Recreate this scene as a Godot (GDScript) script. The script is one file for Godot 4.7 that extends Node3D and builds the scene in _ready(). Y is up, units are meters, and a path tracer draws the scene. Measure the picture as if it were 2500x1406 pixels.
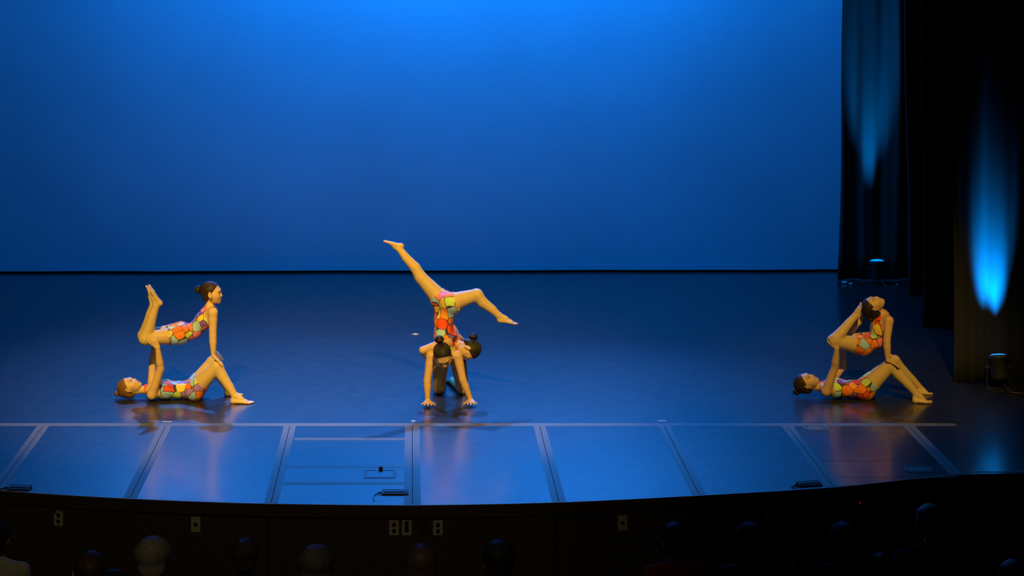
extends Node3D
# A stage seen from the balcony: six young gymnasts in three balances before a blue cyclorama.
# A pixel (u, v) of the 2500x1406 frame is a direction; depth comes from the floor or the thing touched.

const F := 4800.0
const CAM_H := 4.1
const VX := 1005.0
const VY := -173.0

func at(u: float, v: float, z: float) -> Vector3:      # pixel at depth z
	return Vector3((u - VX) / F * z, CAM_H - (v - VY) / F * z, -z)
func lv(u: float, y: float, z: float) -> Vector3:      # pixel column at height y and depth z
	return Vector3((u - VX) / F * z, y, -z)
func fl(u: float, v: float, y := 0.0) -> Vector3:      # pixel on the level y
	var z := F * (CAM_H - y) / (v - VY)
	return Vector3((u - VX) / F * z, y, -z)

# ------------------------------------------------------------------ implicit surfaces
class Prim:
	var t := 0          # 0 tapered capsule, 1 ellipsoid, 2 half space
	var a := Vector3.ZERO
	var ba := Vector3.ZERO
	var inv := 0.0
	var ra := 0.0
	var dr := 0.0
	var k := 0.02
	var sub := false
	var cloth := 0      # 1 clothed, 0 bare, 2 neither
	var tag := 0
	var m := Basis()
	var ir := Vector3.ONE
	var ir2 := Vector3.ONE
	var big := 0.0
	func d(p: Vector3) -> float:
		if t == 0:
			var pa := p - a
			var h := clampf(pa.dot(ba) * inv, 0.0, 1.0)
			return (pa - ba * h).length() - ra - dr * h
		if t == 1:
			var q := m * (p - a)
			var k0 := (q * ir).length()
			var k1 := (q * ir2).length()
			return k0 * (k0 - 1.0) / maxf(k1, 1e-6)
		return ba.dot(p - a)

func cap(a: Vector3, b: Vector3, ra: float, rb: float, k := 0.02, cloth := 0, tag := 0) -> Prim:
	var q := Prim.new()
	q.a = a; q.ba = b - a
	q.inv = 1.0 / maxf((b - a).length_squared(), 1e-9)
	q.ra = ra; q.dr = rb - ra; q.k = k; q.cloth = cloth; q.tag = tag
	q.big = maxf(ra, rb)
	return q
func ell(c: Vector3, r: Vector3, ax: Basis, k := 0.02, cloth := 0, tag := 0) -> Prim:
	var q := Prim.new()
	q.t = 1; q.a = c; q.m = ax.transposed(); q.k = k; q.cloth = cloth; q.tag = tag
	q.ir = Vector3.ONE / r; q.ir2 = q.ir * q.ir; q.big = maxf(r.x, maxf(r.y, r.z))
	return q
func cut(p: Prim) -> Prim:
	p.sub = true
	return p
func half(a: Vector3, n: Vector3, k := 0.01) -> Prim:   # removes the side that n points away from
	var q := Prim.new()
	q.t = 2; q.a = a; q.ba = n.normalized(); q.k = k; q.sub = true
	return q

class Buf:
	var v := PackedVector3Array()
	var n := PackedVector3Array()
	var c := PackedColorArray()
	var i := PackedInt32Array()

class Pack:     # the prims near one block, laid out flat
	var n := 0
	var t := PackedInt32Array()       # type + 4 * subtract + 8 * (1 + clothed)
	var v := PackedVector3Array()     # six to a prim
	var k := PackedFloat32Array()
	func fill(cand: Array) -> void:
		n = cand.size()
		t.resize(n); v.resize(n * 6); k.resize(n)
		for i in n:
			var q: Prim = cand[i]
			t[i] = q.t + (4 if q.sub else 0) + (0 if q.sub else 8 * (1 + q.cloth))
			k[i] = q.k
			v[i * 6] = q.a
			if q.t == 1:
				v[i * 6 + 1] = Vector3(q.m.x.x, q.m.y.x, q.m.z.x)
				v[i * 6 + 2] = Vector3(q.m.x.y, q.m.y.y, q.m.z.y)
				v[i * 6 + 3] = Vector3(q.m.x.z, q.m.y.z, q.m.z.z)
				v[i * 6 + 4] = q.ir
				v[i * 6 + 5] = q.ir2
			else:
				v[i * 6 + 1] = q.ba
				v[i * 6 + 2] = Vector3(q.inv, q.ra, q.dr)

static func field(p: Vector3, n: int, tt: PackedInt32Array, vv: PackedVector3Array, kk: PackedFloat32Array, off: float, mode: int) -> float:
	var d := 10.0
	var din := 10.0
	var dout := 10.0
	for i in n:
		var w := i * 6
		var f := tt[i]
		var y := f & 3
		var pa := p - vv[w]
		var e: float
		if y == 0:
			var ba := vv[w + 1]
			var c := vv[w + 2]
			var h := clampf(pa.dot(ba) * c.x, 0.0, 1.0)
			e = (pa - ba * h).length() - c.y - c.z * h
		elif y == 1:
			var q := Vector3(vv[w + 1].dot(pa), vv[w + 2].dot(pa), vv[w + 3].dot(pa))
			var k0 := (q * vv[w + 4]).length()
			e = k0 * (k0 - 1.0) / maxf((q * vv[w + 5]).length(), 1e-6)
		else:
			e = vv[w + 1].dot(pa)
		var k := kk[i]
		if f & 4:
			e = -e
			if d - e > k:
				continue
			var x := maxf(k - absf(d - e), 0.0)
			d = maxf(d, e) + x * x / k * 0.25
			continue
		if mode == 1:
			if f & 16:
				din = minf(din, e)
			elif not (f & 16):
				dout = minf(dout, e)
		if e - d > k:
			continue
		var x := maxf(k - absf(d - e), 0.0)
		d = minf(d, e) - x * x / k * 0.25
	if mode == 1:
		return maxf(d - off, (din - dout) * 0.6)
	return d - off

func polygonize(prims: Array, h: float, off: float, mode: int, buf: Buf, origin: Vector3, color: Callable) -> void:
	var lo := Vector3.ONE * 1e6
	var hi := -lo
	var kmax := 0.0
	for q: Prim in prims:
		kmax = maxf(kmax, q.k)
		if q.sub:
			continue
		var g := Vector3.ONE * (q.big + off + 2.5 * h + q.k * 0.3)
		lo = lo.min(q.a - g).min(q.a + q.ba - g)
		hi = hi.max(q.a + g).max(q.a + q.ba + g)
	var nx := int((hi.x - lo.x) / h) + 2
	var ny := int((hi.y - lo.y) / h) + 2
	var nz := int((hi.z - lo.z) / h) + 2
	var verts := {}
	var edges := PackedInt32Array()
	var vals := PackedFloat32Array()
	vals.resize(125)
	var pk := Pack.new()
	var base := buf.v.size()
	var hd1 := 16.0 * h * 0.87
	var hd2 := 4.0 * h * 0.87
	for sx in range(0, nx, 16):
		for sy in range(0, ny, 16):
			for sz in range(0, nz, 16):
				var c1 := lo + Vector3(sx + 8, sy + 8, sz + 8) * h
				var dm := 10.0
				var es := []
				for q: Prim in prims:
					var e := q.d(c1)
					es.append(e)
					if not q.sub:
						dm = minf(dm, e)
				if dm - off > hd1 + kmax * 0.5:
					continue
				var cand1 := []
				for n in prims.size():
					var q: Prim = prims[n]
					if (q.sub and es[n] < hd1 + kmax) or (not q.sub and es[n] < maxf(dm, 0.0) + 2.0 * hd1 + kmax):
						cand1.append(q)
				for bx in range(sx, mini(sx + 16, nx), 4):
					for by in range(sy, mini(sy + 16, ny), 4):
						for bz in range(sz, mini(sz + 16, nz), 4):
							var c2 := lo + Vector3(bx + 2, by + 2, bz + 2) * h
							dm = 10.0
							es.clear()
							for q: Prim in cand1:
								var e := q.d(c2)
								es.append(e)
								if not q.sub:
									dm = minf(dm, e)
							if dm - off > hd2 + kmax * 0.4 or dm < -hd2 * 1.3 - 0.012 - kmax:
								continue
							var cand := []
							for n in cand1.size():
								var q: Prim = cand1[n]
								if (q.sub and es[n] < hd2 + kmax) or (not q.sub and es[n] < maxf(dm, 0.0) + 2.0 * hd2 + kmax):
									cand.append(q)
							pk.fill(cand)
							var tt := pk.t
							var vv := pk.v
							var kk := pk.k
							var pn := pk.n
							if absf(field(c2, pn, tt, vv, kk, off, mode)) > hd2 * 1.2:
								continue
							var some := false
							var first := false
							var w := 0
							for i in 5:
								for j in 5:
									var skip := 0
									var f := 0.0
									for k in 5:
										if skip > 0:
											skip -= 1
										else:
											f = field(lo + Vector3(bx + i, by + j, bz + k) * h, pn, tt, vv, kk, off, mode)
											skip = maxi(0, int(absf(f) / (1.2 * h)) - 1)
										vals[w] = f
										if w == 0:
											first = f < 0.0
										elif (f < 0.0) != first:
											some = true
										w += 1
							if not some:
								continue
							for i in 4:
								for j in 4:
									for k in 4:
										var o := i * 25 + j * 5 + k
										var v0 := vals[o]
										var s0 := v0 < 0.0
										if (vals[o + 25] < 0.0) != s0:
											edges.append_array(PackedInt32Array([bx + i, by + j, bz + k, 0 if s0 else 1]))
										if (vals[o + 5] < 0.0) != s0:
											edges.append_array(PackedInt32Array([bx + i, by + j, bz + k, 2 if s0 else 3]))
										if (vals[o + 1] < 0.0) != s0:
											edges.append_array(PackedInt32Array([bx + i, by + j, bz + k, 4 if s0 else 5]))
										var v1 := vals[o + 25]
										var v2 := vals[o + 5]
										var v3 := vals[o + 30]
										var v4 := vals[o + 1]
										var v5 := vals[o + 26]
										var v6 := vals[o + 6]
										var v7 := vals[o + 31]
										var neg := int(s0) + int(v1 < 0.0) + int(v2 < 0.0) + int(v3 < 0.0) + int(v4 < 0.0) + int(v5 < 0.0) + int(v6 < 0.0) + int(v7 < 0.0)
										if neg == 0 or neg == 8:
											continue
										var sum := Vector3.ZERO
										var cnt := 0
										if s0 != (v1 < 0.0): sum += Vector3(v0 / (v0 - v1), 0, 0); cnt += 1
										if (v2 < 0.0) != (v3 < 0.0): sum += Vector3(v2 / (v2 - v3), 1, 0); cnt += 1
										if (v4 < 0.0) != (v5 < 0.0): sum += Vector3(v4 / (v4 - v5), 0, 1); cnt += 1
										if (v6 < 0.0) != (v7 < 0.0): sum += Vector3(v6 / (v6 - v7), 1, 1); cnt += 1
										if s0 != (v2 < 0.0): sum += Vector3(0, v0 / (v0 - v2), 0); cnt += 1
										if (v1 < 0.0) != (v3 < 0.0): sum += Vector3(1, v1 / (v1 - v3), 0); cnt += 1
										if (v4 < 0.0) != (v6 < 0.0): sum += Vector3(0, v4 / (v4 - v6), 1); cnt += 1
										if (v5 < 0.0) != (v7 < 0.0): sum += Vector3(1, v5 / (v5 - v7), 1); cnt += 1
										if s0 != (v4 < 0.0): sum += Vector3(0, 0, v0 / (v0 - v4)); cnt += 1
										if (v1 < 0.0) != (v5 < 0.0): sum += Vector3(1, 0, v1 / (v1 - v5)); cnt += 1
										if (v2 < 0.0) != (v6 < 0.0): sum += Vector3(0, 1, v2 / (v2 - v6)); cnt += 1
										if (v3 < 0.0) != (v7 < 0.0): sum += Vector3(1, 1, v3 / (v3 - v7)); cnt += 1
										var p := lo + (Vector3(bx + i, by + j, bz + k) + sum / cnt) * h
										verts[((bx + i) * ny + by + j) * nz + bz + k] = buf.v.size()
										buf.v.append(p - origin)
										buf.n.append(Vector3.ZERO)
										var tag := 0
										var best := 10.0
										for q: Prim in cand:
											if not q.sub:
												var e := q.d(p)
												if e < best:
													best = e
													tag = q.tag
										buf.c.append(color.call(p, tag))
	for e in range(0, edges.size(), 4):
		var i := edges[e]
		var j := edges[e + 1]
		var k := edges[e + 2]
		var ax := edges[e + 3]
		var key := (i * ny + j) * nz + k
		var du: int = [nz, 1, ny * nz][ax / 2]
		var dv: int = [1, ny * nz, nz][ax / 2]
		var ia: int = verts.get(key - du - dv, -1)
		var ib: int = verts.get(key - dv, -1)
		var ic: int = verts.get(key, -1)
		var id: int = verts.get(key - du, -1)
		if ia < 0 or ib < 0 or ic < 0 or id < 0:
			continue
		if ax % 2 == 1:
			var x := ib
			ib = id
			id = x
		var nn := (buf.v[ic] - buf.v[ia]).cross(buf.v[id] - buf.v[ib])
		buf.n[ia] += nn; buf.n[ib] += nn; buf.n[ic] += nn; buf.n[id] += nn
		buf.i.append_array(PackedInt32Array([ia, ic, ib, ia, id, ic]))
	for n in range(base, buf.v.size()):
		buf.n[n] = buf.n[n].normalized()

func mesh_of(buf: Buf) -> ArrayMesh:
	var m := ArrayMesh.new()
	var arr := []
	arr.resize(Mesh.ARRAY_MAX)
	arr[Mesh.ARRAY_VERTEX] = buf.v
	arr[Mesh.ARRAY_NORMAL] = buf.n
	arr[Mesh.ARRAY_COLOR] = buf.c
	arr[Mesh.ARRAY_INDEX] = buf.i
	m.add_surface_from_arrays(Mesh.PRIMITIVE_TRIANGLES, arr)
	return m

# ------------------------------------------------------------------ nodes
var taken := {}
func numbered(called: String) -> String:
	var n: int = taken.get(called, 0)
	taken[called] = n + 1
	return called if n == 0 else "%s_%03d" % [called, n]
func tag(o: Node3D, label: String, category: String, group := "", kind := "") -> void:
	if label: o.set_meta("label", label)
	if category: o.set_meta("category", category)
	if group: o.set_meta("group", group)
	if kind: o.set_meta("kind", kind)
func thing(called: String, label: String, category: String, where := Vector3.ZERO, turn := 0.0, group := "") -> Node3D:
	var o := Node3D.new()
	o.name = numbered(called)
	add_child(o)
	o.position = where
	o.rotation.y = turn
	tag(o, label, category, group)
	return o
func part(called: String, mesh: Mesh, mat: Material, parent: Node, where := Vector3.ZERO) -> MeshInstance3D:
	var o := MeshInstance3D.new()
	o.name = numbered(called) if parent == self else called
	o.mesh = mesh
	o.material_override = mat
	o.position = where
	parent.add_child(o, true)
	return o
func struct(called: String, label: String, mesh: Mesh, mat: Material, where := Vector3.ZERO) -> MeshInstance3D:
	var o := part(called, mesh, mat, self, where)
	tag(o, label, "", "", "structure")
	return o
func mat(c: Color, rough := 0.6, spec := 0.5, metal := 0.0) -> StandardMaterial3D:   # c is a linear colour
	var m := StandardMaterial3D.new()
	m.albedo_color = c.linear_to_srgb()
	m.roughness = rough
	m.metallic_specular = spec
	m.metallic = metal
	return m
func vmat(rough := 0.6, spec := 0.5) -> StandardMaterial3D:
	var m := mat(Color.WHITE, rough, spec)
	m.vertex_color_use_as_albedo = true
	return m

# ------------------------------------------------------------------ plain shapes
func tri(st: SurfaceTool, a: Vector3, b: Vector3, c: Vector3) -> void:
	st.add_vertex(a); st.add_vertex(c); st.add_vertex(b)
func quad(st: SurfaceTool, a: Vector3, b: Vector3, c: Vector3, d: Vector3) -> void:   # counter-clockwise seen from outside
	tri(st, a, b, c); tri(st, a, c, d)
func start(smooth := false) -> SurfaceTool:
	var st := SurfaceTool.new()
	st.begin(Mesh.PRIMITIVE_TRIANGLES)
	st.set_smooth_group(0 if smooth else -1)
	return st
func done(st: SurfaceTool) -> ArrayMesh:
	st.generate_normals()
	return st.commit()
func box(st: SurfaceTool, lo: Vector3, hi: Vector3, bev := 0.0, xf := Transform3D()) -> void:
	# a box with chamfered edges
	var c := (lo + hi) * 0.5
	var e := (hi - lo) * 0.5
	bev = minf(bev, minf(e.x, minf(e.y, e.z)) * 0.9)
	var corner := func(s: Vector3, ax: int) -> Vector3:
		var q := Vector3(e.x - bev, e.y - bev, e.z - bev)
		q[ax] = e[ax]
		return xf * (c + q * s)
	for ax in 3:
		for sg in [-1.0, 1.0]:
			var pts := []
			for w in [[-1, -1], [1, -1], [1, 1], [-1, 1]]:
				var s := Vector3.ONE
				s[ax] = sg; s[(ax + 1) % 3] = w[0]; s[(ax + 2) % 3] = w[1]
				pts.append(corner.call(s, ax))
			if sg < 0: pts.reverse()
			quad(st, pts[0], pts[1], pts[2], pts[3])
	if bev <= 0.0:
		return
	for ax in 3:
		var b := (ax + 1) % 3
		var g := (ax + 2) % 3
		for s1 in [-1.0, 1.0]:
			for s2 in [-1.0, 1.0]:
				var sa := Vector3.ONE; sa[ax] = -1; sa[b] = s1; sa[g] = s2
				var sb := sa; sb[ax] = 1
				var p := [corner.call(sa, b), corner.call(sb, b), corner.call(sb, g), corner.call(sa, g)]
				if s1 * s2 > 0: p.reverse()
				quad(st, p[3], p[2], p[1], p[0])
	for sx in [-1.0, 1.0]:
		for sy in [-1.0, 1.0]:
			for sz in [-1.0, 1.0]:
				var s := Vector3(sx, sy, sz)
				var p := [corner.call(s, 0), corner.call(s, 1), corner.call(s, 2)]
				if sx * sy * sz < 0: p.reverse()
				tri(st, p[0], p[1], p[2])
func boxm(lo: Vector3, hi: Vector3, bev := 0.0, xf := Transform3D()) -> ArrayMesh:
	var st := start()
	box(st, lo, hi, bev, xf)
	return done(st)
func lathe(st: SurfaceTool, prof: Array, seg := 24, xf := Transform3D()) -> void:   # profile of Vector2(radius, height), bottom to top
	for i in prof.size() - 1:
		for s in seg:
			var a := TAU * s / seg
			var b := TAU * (s + 1) / seg
			var p: Vector2 = prof[i]
			var q: Vector2 = prof[i + 1]
			var pa := xf * Vector3(cos(a) * p.x, p.y, sin(a) * p.x)
			var pb := xf * Vector3(cos(b) * p.x, p.y, sin(b) * p.x)
			var qa := xf * Vector3(cos(a) * q.x, q.y, sin(a) * q.x)
			var qb := xf * Vector3(cos(b) * q.x, q.y, sin(b) * q.x)
			quad(st, pb, pa, qa, qb)
func tube(st: SurfaceTool, pts: Array, r: float, seg := 8) -> void:
	for i in pts.size() - 1:
		var a: Vector3 = pts[i]
		var b: Vector3 = pts[i + 1]
		var d := (b - a).normalized()
		var u := d.cross(Vector3.UP if absf(d.y) < 0.9 else Vector3.RIGHT).normalized()
		var v := d.cross(u)
		for s in seg:
			var c0 := u * cos(TAU * s / seg) + v * sin(TAU * s / seg)
			var c1 := u * cos(TAU * (s + 1) / seg) + v * sin(TAU * (s + 1) / seg)
			quad(st, a + c0 * r, a + c1 * r, b + c1 * r, b + c0 * r)
			tri(st, a, a + c1 * r, a + c0 * r)
			tri(st, b, b + c0 * r, b + c1 * r)
func prism(poly: Array, y0: float, y1: float, bev := 0.002) -> ArrayMesh:   # Vector2(x, z) outline, counter-clockwise seen from above, convex
	var st := start()
	var n := poly.size()
	var c := Vector2.ZERO
	for p in poly: c += p / n
	var ins := []
	for p: Vector2 in poly:
		ins.append(p.move_toward(c, bev))
	for i in n:
		var a: Vector2 = poly[i]
		var b: Vector2 = poly[(i + 1) % n]
		var ai: Vector2 = ins[i]
		var bi: Vector2 = ins[(i + 1) % n]
		quad(st, Vector3(a.x, y0, a.y), Vector3(b.x, y0, b.y), Vector3(b.x, y1 - bev, b.y), Vector3(a.x, y1 - bev, a.y))
		quad(st, Vector3(a.x, y1 - bev, a.y), Vector3(b.x, y1 - bev, b.y), Vector3(bi.x, y1, bi.y), Vector3(ai.x, y1, ai.y))
		tri(st, Vector3(c.x, y1, c.y), Vector3(ai.x, y1, ai.y), Vector3(bi.x, y1, bi.y))
		tri(st, Vector3(c.x, y0, c.y), Vector3(b.x, y0, b.y), Vector3(a.x, y0, a.y))
	return done(st)

# ------------------------------------------------------------------ bodies
func hand_prims(w: Vector3, d: Vector3, n: Vector3, thumb: Vector3, L: float, curl: float, spread: float) -> Array:
	# w wrist, d towards the fingers, n out of the palm, thumb the side of the thumb
	var out := []
	d = d.normalized()
	n = (n - d * n.dot(d)).normalized()
	var t := (thumb - d * thumb.dot(d) - n * thumb.dot(n)).normalized()
	var wid := L * 0.36
	var reach := [0.50, 0.52, 0.49, 0.44]
	var length := [0.40, 0.45, 0.42, 0.33]
	for i in 4:
		var sx: float = 0.5 - i / 3.0
		var k0 := w + t * wid * sx * 0.5
		var k1: Vector3 = w + d * L * reach[i] + t * wid * sx
		out.append(cap(k0, k1, L * 0.088, L * 0.072, 0.012))
		var dir := d.rotated(n, 0.0)
		dir = (d + t * sx * 2.0 * spread).normalized()
		var p := k1
		var cu := 0.25
		for j in 3:
			cu += curl
			var seg: float = L * length[i] * [0.45, 0.31, 0.24][j]
			var q := p + (dir * cos(cu - 0.25) + n * sin(cu - 0.25)) * seg
			var r0: float = L * [0.062, 0.055, 0.050][j]
			var r1: float = L * [0.055, 0.050, 0.042][j]
			out.append(cap(p, q, r0, r1, 0.004))
			p = q
	var t0 := w + d * L * 0.10 + t * wid * 0.30
	var t1 := w + d * L * 0.34 + t * wid * (0.75 + spread * 0.4) + n * L * 0.05
	var t2 := w + d * L * 0.52 + t * wid * (0.95 + spread * 0.9) + n * L * (0.06 + curl * 0.1)
	var t3 := w + d * L * 0.66 + t * wid * (1.0 + spread * 1.2) + n * L * (0.06 + curl * 0.25)
	out.append(cap(t0, t1, L * 0.10, L * 0.075, 0.012))
	out.append(cap(t1, t2, L * 0.072, L * 0.062, 0.005))
	out.append(cap(t2, t3, L * 0.060, L * 0.046, 0.004))
	return out

func foot_prims(an: Vector3, heel: Vector3, ball: Vector3, toe: Vector3, lat: Vector3, s: float) -> Array:
	# lat points to the big toe
	var out := []
	var fwd := (toe - heel).normalized()
	lat = (lat - fwd * lat.dot(fwd)).normalized()
	var up := (an - heel) - fwd * (an - heel).dot(fwd)
	up = up.normalized()
	var hc := heel + up * 0.020 * s + fwd * 0.018 * s
	var bc := ball + up * 0.014 * s
	out.append(cap(an, hc, 0.0320 * s, 0.0255 * s, 0.008, 0, 1))
	out.append(cap(hc, hc + up * 0.002, 0.0265 * s, 0.0255 * s, 0.006, 0, 0))
	out.append(cap(an, an.lerp(bc, 0.55) + up * 0.004 * s, 0.0315 * s, 0.0245 * s, 0.010, 0, 1))
	out.append(cap(an.lerp(bc, 0.55) + up * 0.004 * s, bc + lat * 0.010 * s, 0.0240 * s, 0.0165 * s, 0.010, 0, 1))
	out.append(cap(hc - lat * 0.006 * s, bc - lat * 0.020 * s, 0.0205 * s, 0.0145 * s, 0.016, 0, 1))
	out.append(cap(hc + lat * 0.004 * s, bc + lat * 0.020 * s, 0.0185 * s, 0.0155 * s, 0.016, 0, 1))
	for i in 5:
		var x := 0.026 - i * 0.0125
		var tl: float = (toe - ball).length() * [1.0, 0.97, 0.88, 0.78, 0.64][i]
		var r: float = [0.0105, 0.0078, 0.0075, 0.0072, 0.0068][i]
		var p0 := ball + lat * x * s + up * 0.011 * s - fwd * 0.008 * s
		var p1: Vector3 = p0 + (fwd * tl - up * 0.003 * s)
		out.append(cap(p0, p1, r * 1.15 * s, r * s, 0.006, 0, 0))
	return out

func head_prims(c: Vector3, ax: Basis, s: float) -> Array:
	# ax: x to one ear, y to the crown, z to the face
	var o := []
	var P := func(x: float, y: float, z: float) -> Vector3: return c + ax * (Vector3(x, y, z) * s)
	o.append(ell(P.call(0, 0.026, -0.012), Vector3(0.072, 0.076, 0.088) * s, ax, 0.02))
	o.append(ell(P.call(0, -0.028, 0.028), Vector3(0.059, 0.066, 0.055) * s, ax, 0.03))
	o.append(ell(P.call(0, -0.066, 0.042), Vector3(0.038, 0.028, 0.036) * s, ax, 0.025))
	o.append(cap(P.call(-0.006, -0.086, 0.062), P.call(0.006, -0.086, 0.062), 0.013 * s, 0.013 * s, 0.018))
	for x in [-1.0, 1.0]:
		o.append(cap(P.call(0.034 * x, -0.030, 0.052), P.call(0.042 * x, -0.020, 0.035), 0.022 * s, 0.022 * s, 0.02))
	o.append(cap(P.call(-0.028, 0.018, 0.068), P.call(0.028, 0.018, 0.068), 0.014 * s, 0.014 * s, 0.02))
	for x in [-1.0, 1.0]:
		o.append(cut(cap(P.call(0.026 * x, -0.002, 0.090), P.call(0.036 * x, -0.002, 0.085), 0.013 * s, 0.012 * s, 0.012)))
	for x in [-1.0, 1.0]:
		o.append(cap(P.call(0.031 * x, -0.002, 0.0665), P.call(0.031 * x, -0.002, 0.067), 0.0135 * s, 0.0135 * s, 0.002))
	o.append(cap(P.call(0, 0.000, 0.078), P.call(0, -0.029, 0.090), 0.0060 * s, 0.0088 * s, 0.012))
	for x in [-1.0, 1.0]:
		o.append(cap(P.call(0.009 * x, -0.033, 0.083), P.call(0.008 * x, -0.033, 0.086), 0.0068 * s, 0.0064 * s, 0.005))
	o.append(cap(P.call(-0.014, -0.055, 0.080), P.call(0.014, -0.055, 0.080), 0.0065 * s, 0.0065 * s, 0.004))
	o.append(cap(P.call(-0.011, -0.064, 0.079), P.call(0.011, -0.064, 0.079), 0.0068 * s, 0.0068 * s, 0.003))
	for x in [-1.0, 1.0]:
		var ea := ax * Basis(Vector3.UP, 0.45 * x) * Basis(Vector3.RIGHT, -0.15)
		o.append(ell(P.call(0.073 * x, -0.008, -0.004), Vector3(0.0080, 0.033, 0.0205) * s, ea, 0.005))
		o.append(cut(ell(P.call(0.081 * x, -0.004, 0.001), Vector3(0.006, 0.018, 0.010) * s, ea, 0.004)))
	return o

func head_color(p: Vector3, c: Vector3, inv: Basis, s: float, skin: Color, hair: Color) -> Color:
	var q := inv * (p - c) / s
	if q.z < 0.035:
		return skin
	var x := absf(q.x)
	var ey := Vector2((x - 0.031) / 0.0125, (q.y + 0.002) / 0.0048)
	if ey.length() < 1.0 and q.z > 0.06:
		if Vector2(x - 0.031, q.y + 0.002).length() < 0.0068:
			return Color(0.02, 0.012, 0.008)
		return Color(0.40, 0.36, 0.32)
	if ey.length() < 1.45 and q.y > 0.0005 and q.z > 0.055:
		return Color(0.05, 0.03, 0.025)
	var by := q.y - 0.0185 + (x - 0.032) * (x - 0.032) * 9.0
	if absf(by) < 0.0030 and x > 0.012 and x < 0.050:
		return hair.lerp(skin, 0.45)
	var ly := (q.y + 0.0595) / 0.0105
	var lx := q.x / 0.0215
	if lx * lx + ly * ly < 1.0 and q.z > 0.072:
		return Color(0.50, 0.16, 0.12)
	return skin

func hair_prims(c: Vector3, ax: Basis, s: float, style: int) -> Array:
	var o := []
	var P := func(x: float, y: float, z: float) -> Vector3: return c + ax * (Vector3(x, y, z) * s)
	o.append(ell(P.call(0, 0.026, -0.013), Vector3(0.0755, 0.0800, 0.0915) * s, ax, 0.01))
	if style == 2:      # long loose hair
		o.append(ell(P.call(0, -0.03, -0.045), Vector3(0.088, 0.115, 0.062) * s, ax, 0.04))
		o.append(ell(P.call(0, -0.12, -0.060), Vector3(0.080, 0.090, 0.045) * s, ax, 0.04))
		o.append(ell(P.call(0, 0.05, -0.02), Vector3(0.084, 0.068, 0.092) * s, ax, 0.03))
	elif style == 3:    # short full hair
		o.append(ell(P.call(0, 0.040, -0.02), Vector3(0.086, 0.074, 0.094) * s, ax, 0.02))
		o.append(ell(P.call(0, -0.03, -0.055), Vector3(0.070, 0.060, 0.045) * s, ax, 0.03))
	else:
		o.append(ell(P.call(0, -0.030, -0.048), Vector3(0.056, 0.050, 0.040) * s, ax, 0.03))
	if style == 4:      # bald on top
		o.append(cut(ell(P.call(0, 0.092, -0.010), Vector3(0.062, 0.042, 0.080) * s, ax, 0.01)))
	o.append(half(P.call(0, 0.066, 0.060), ax * Vector3(0, 0.60, -0.80), 0.006))
	if style == 0:
		for x in [-1.0, 1.0]:   # bare skin round the ears
			o.append(cut(cap(P.call(0.085 * x, -0.018, 0.012), P.call(0.085 * x, -0.06, 0.0), 0.026 * s, 0.032 * s, 0.006)))
	return o

func strands(buf: Buf, c: Vector3, ax: Basis, s: float, org: Vector3, towards: Vector3, n: int, loose: float, reach: float, style: int, hair: Color, seedn: int) -> void:
	# fine locks lying on the scalp: drawn to the bun, or falling from the crown when loose
	var rng := RandomNumberGenerator.new()
	rng.seed = seedn
	var mid := Vector3(0, 0.026, -0.013)
	var rad := Vector3(0.0755, 0.0800, 0.0915)
	if style == 2:
		mid = Vector3(0, 0.042, -0.018)
		rad = Vector3(0.087, 0.080, 0.097)
	if style == 3:
		mid = Vector3(0, 0.037, -0.018)
		rad = Vector3(0.088, 0.080, 0.098)
	var to := towards.normalized()
	for i in n:
		var q := Vector3(rng.randfn(0, 1), rng.randfn(0, 1), rng.randfn(0, 1)).normalized()
		var p := mid + q * rad
		if (p - Vector3(0, 0.066, 0.060)).dot(Vector3(0, 0.60, -0.80)) < 0.004 or p.y < -0.055: continue
		if absf(p.x) > 0.055 and p.y < 0.012 and p.z > -0.030: continue
		if style == 4 and p.y > 0.058: continue
		var from := q
		var end := to
		if loose > 0.0:
			from = (q * 0.75 + to * 0.45).normalized()
			end = (q + (q - to * q.dot(to)) * 0.8).normalized()
		var segs := 6
		var pts := []
		for k in segs + 1:
			var f := float(k) / segs
			var dir := from.slerp(end, f * (reach if loose > 0.0 else 0.86)) if absf(from.dot(end)) < 0.999 else from
			var lift := 0.0004 + loose * f * f * rng.randf_range(0.3, 1.0)
			pts.append(c + ax * ((mid + dir * (rad + Vector3.ONE * lift)) * s))
		var col := hair * rng.randf_range(0.6, 1.7)
		var r0 := rng.randf_range(0.0008, 0.0016) * s
		var base := buf.v.size()
		for k in segs + 1:
			var d: Vector3 = (pts[mini(k + 1, segs)] - pts[maxi(k - 1, 0)]).normalized()
			var out: Vector3 = (pts[k] - c).normalized()
			var side := d.cross(out).normalized()
			out = side.cross(d)
			var r := r0 * (1.0 - 0.7 * absf(2.0 * k / segs - 1.0))
			for w: Vector3 in [side, out, -side]:
				buf.v.append(pts[k] + w * r - org)
				buf.n.append(w)
				buf.c.append(col)
		for k in segs:
			for w in 2:
				var a0 := base + k * 3 + w
				buf.i.append_array(PackedInt32Array([a0, a0 + 4, a0 + 3, a0, a0 + 1, a0 + 4]))

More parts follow.
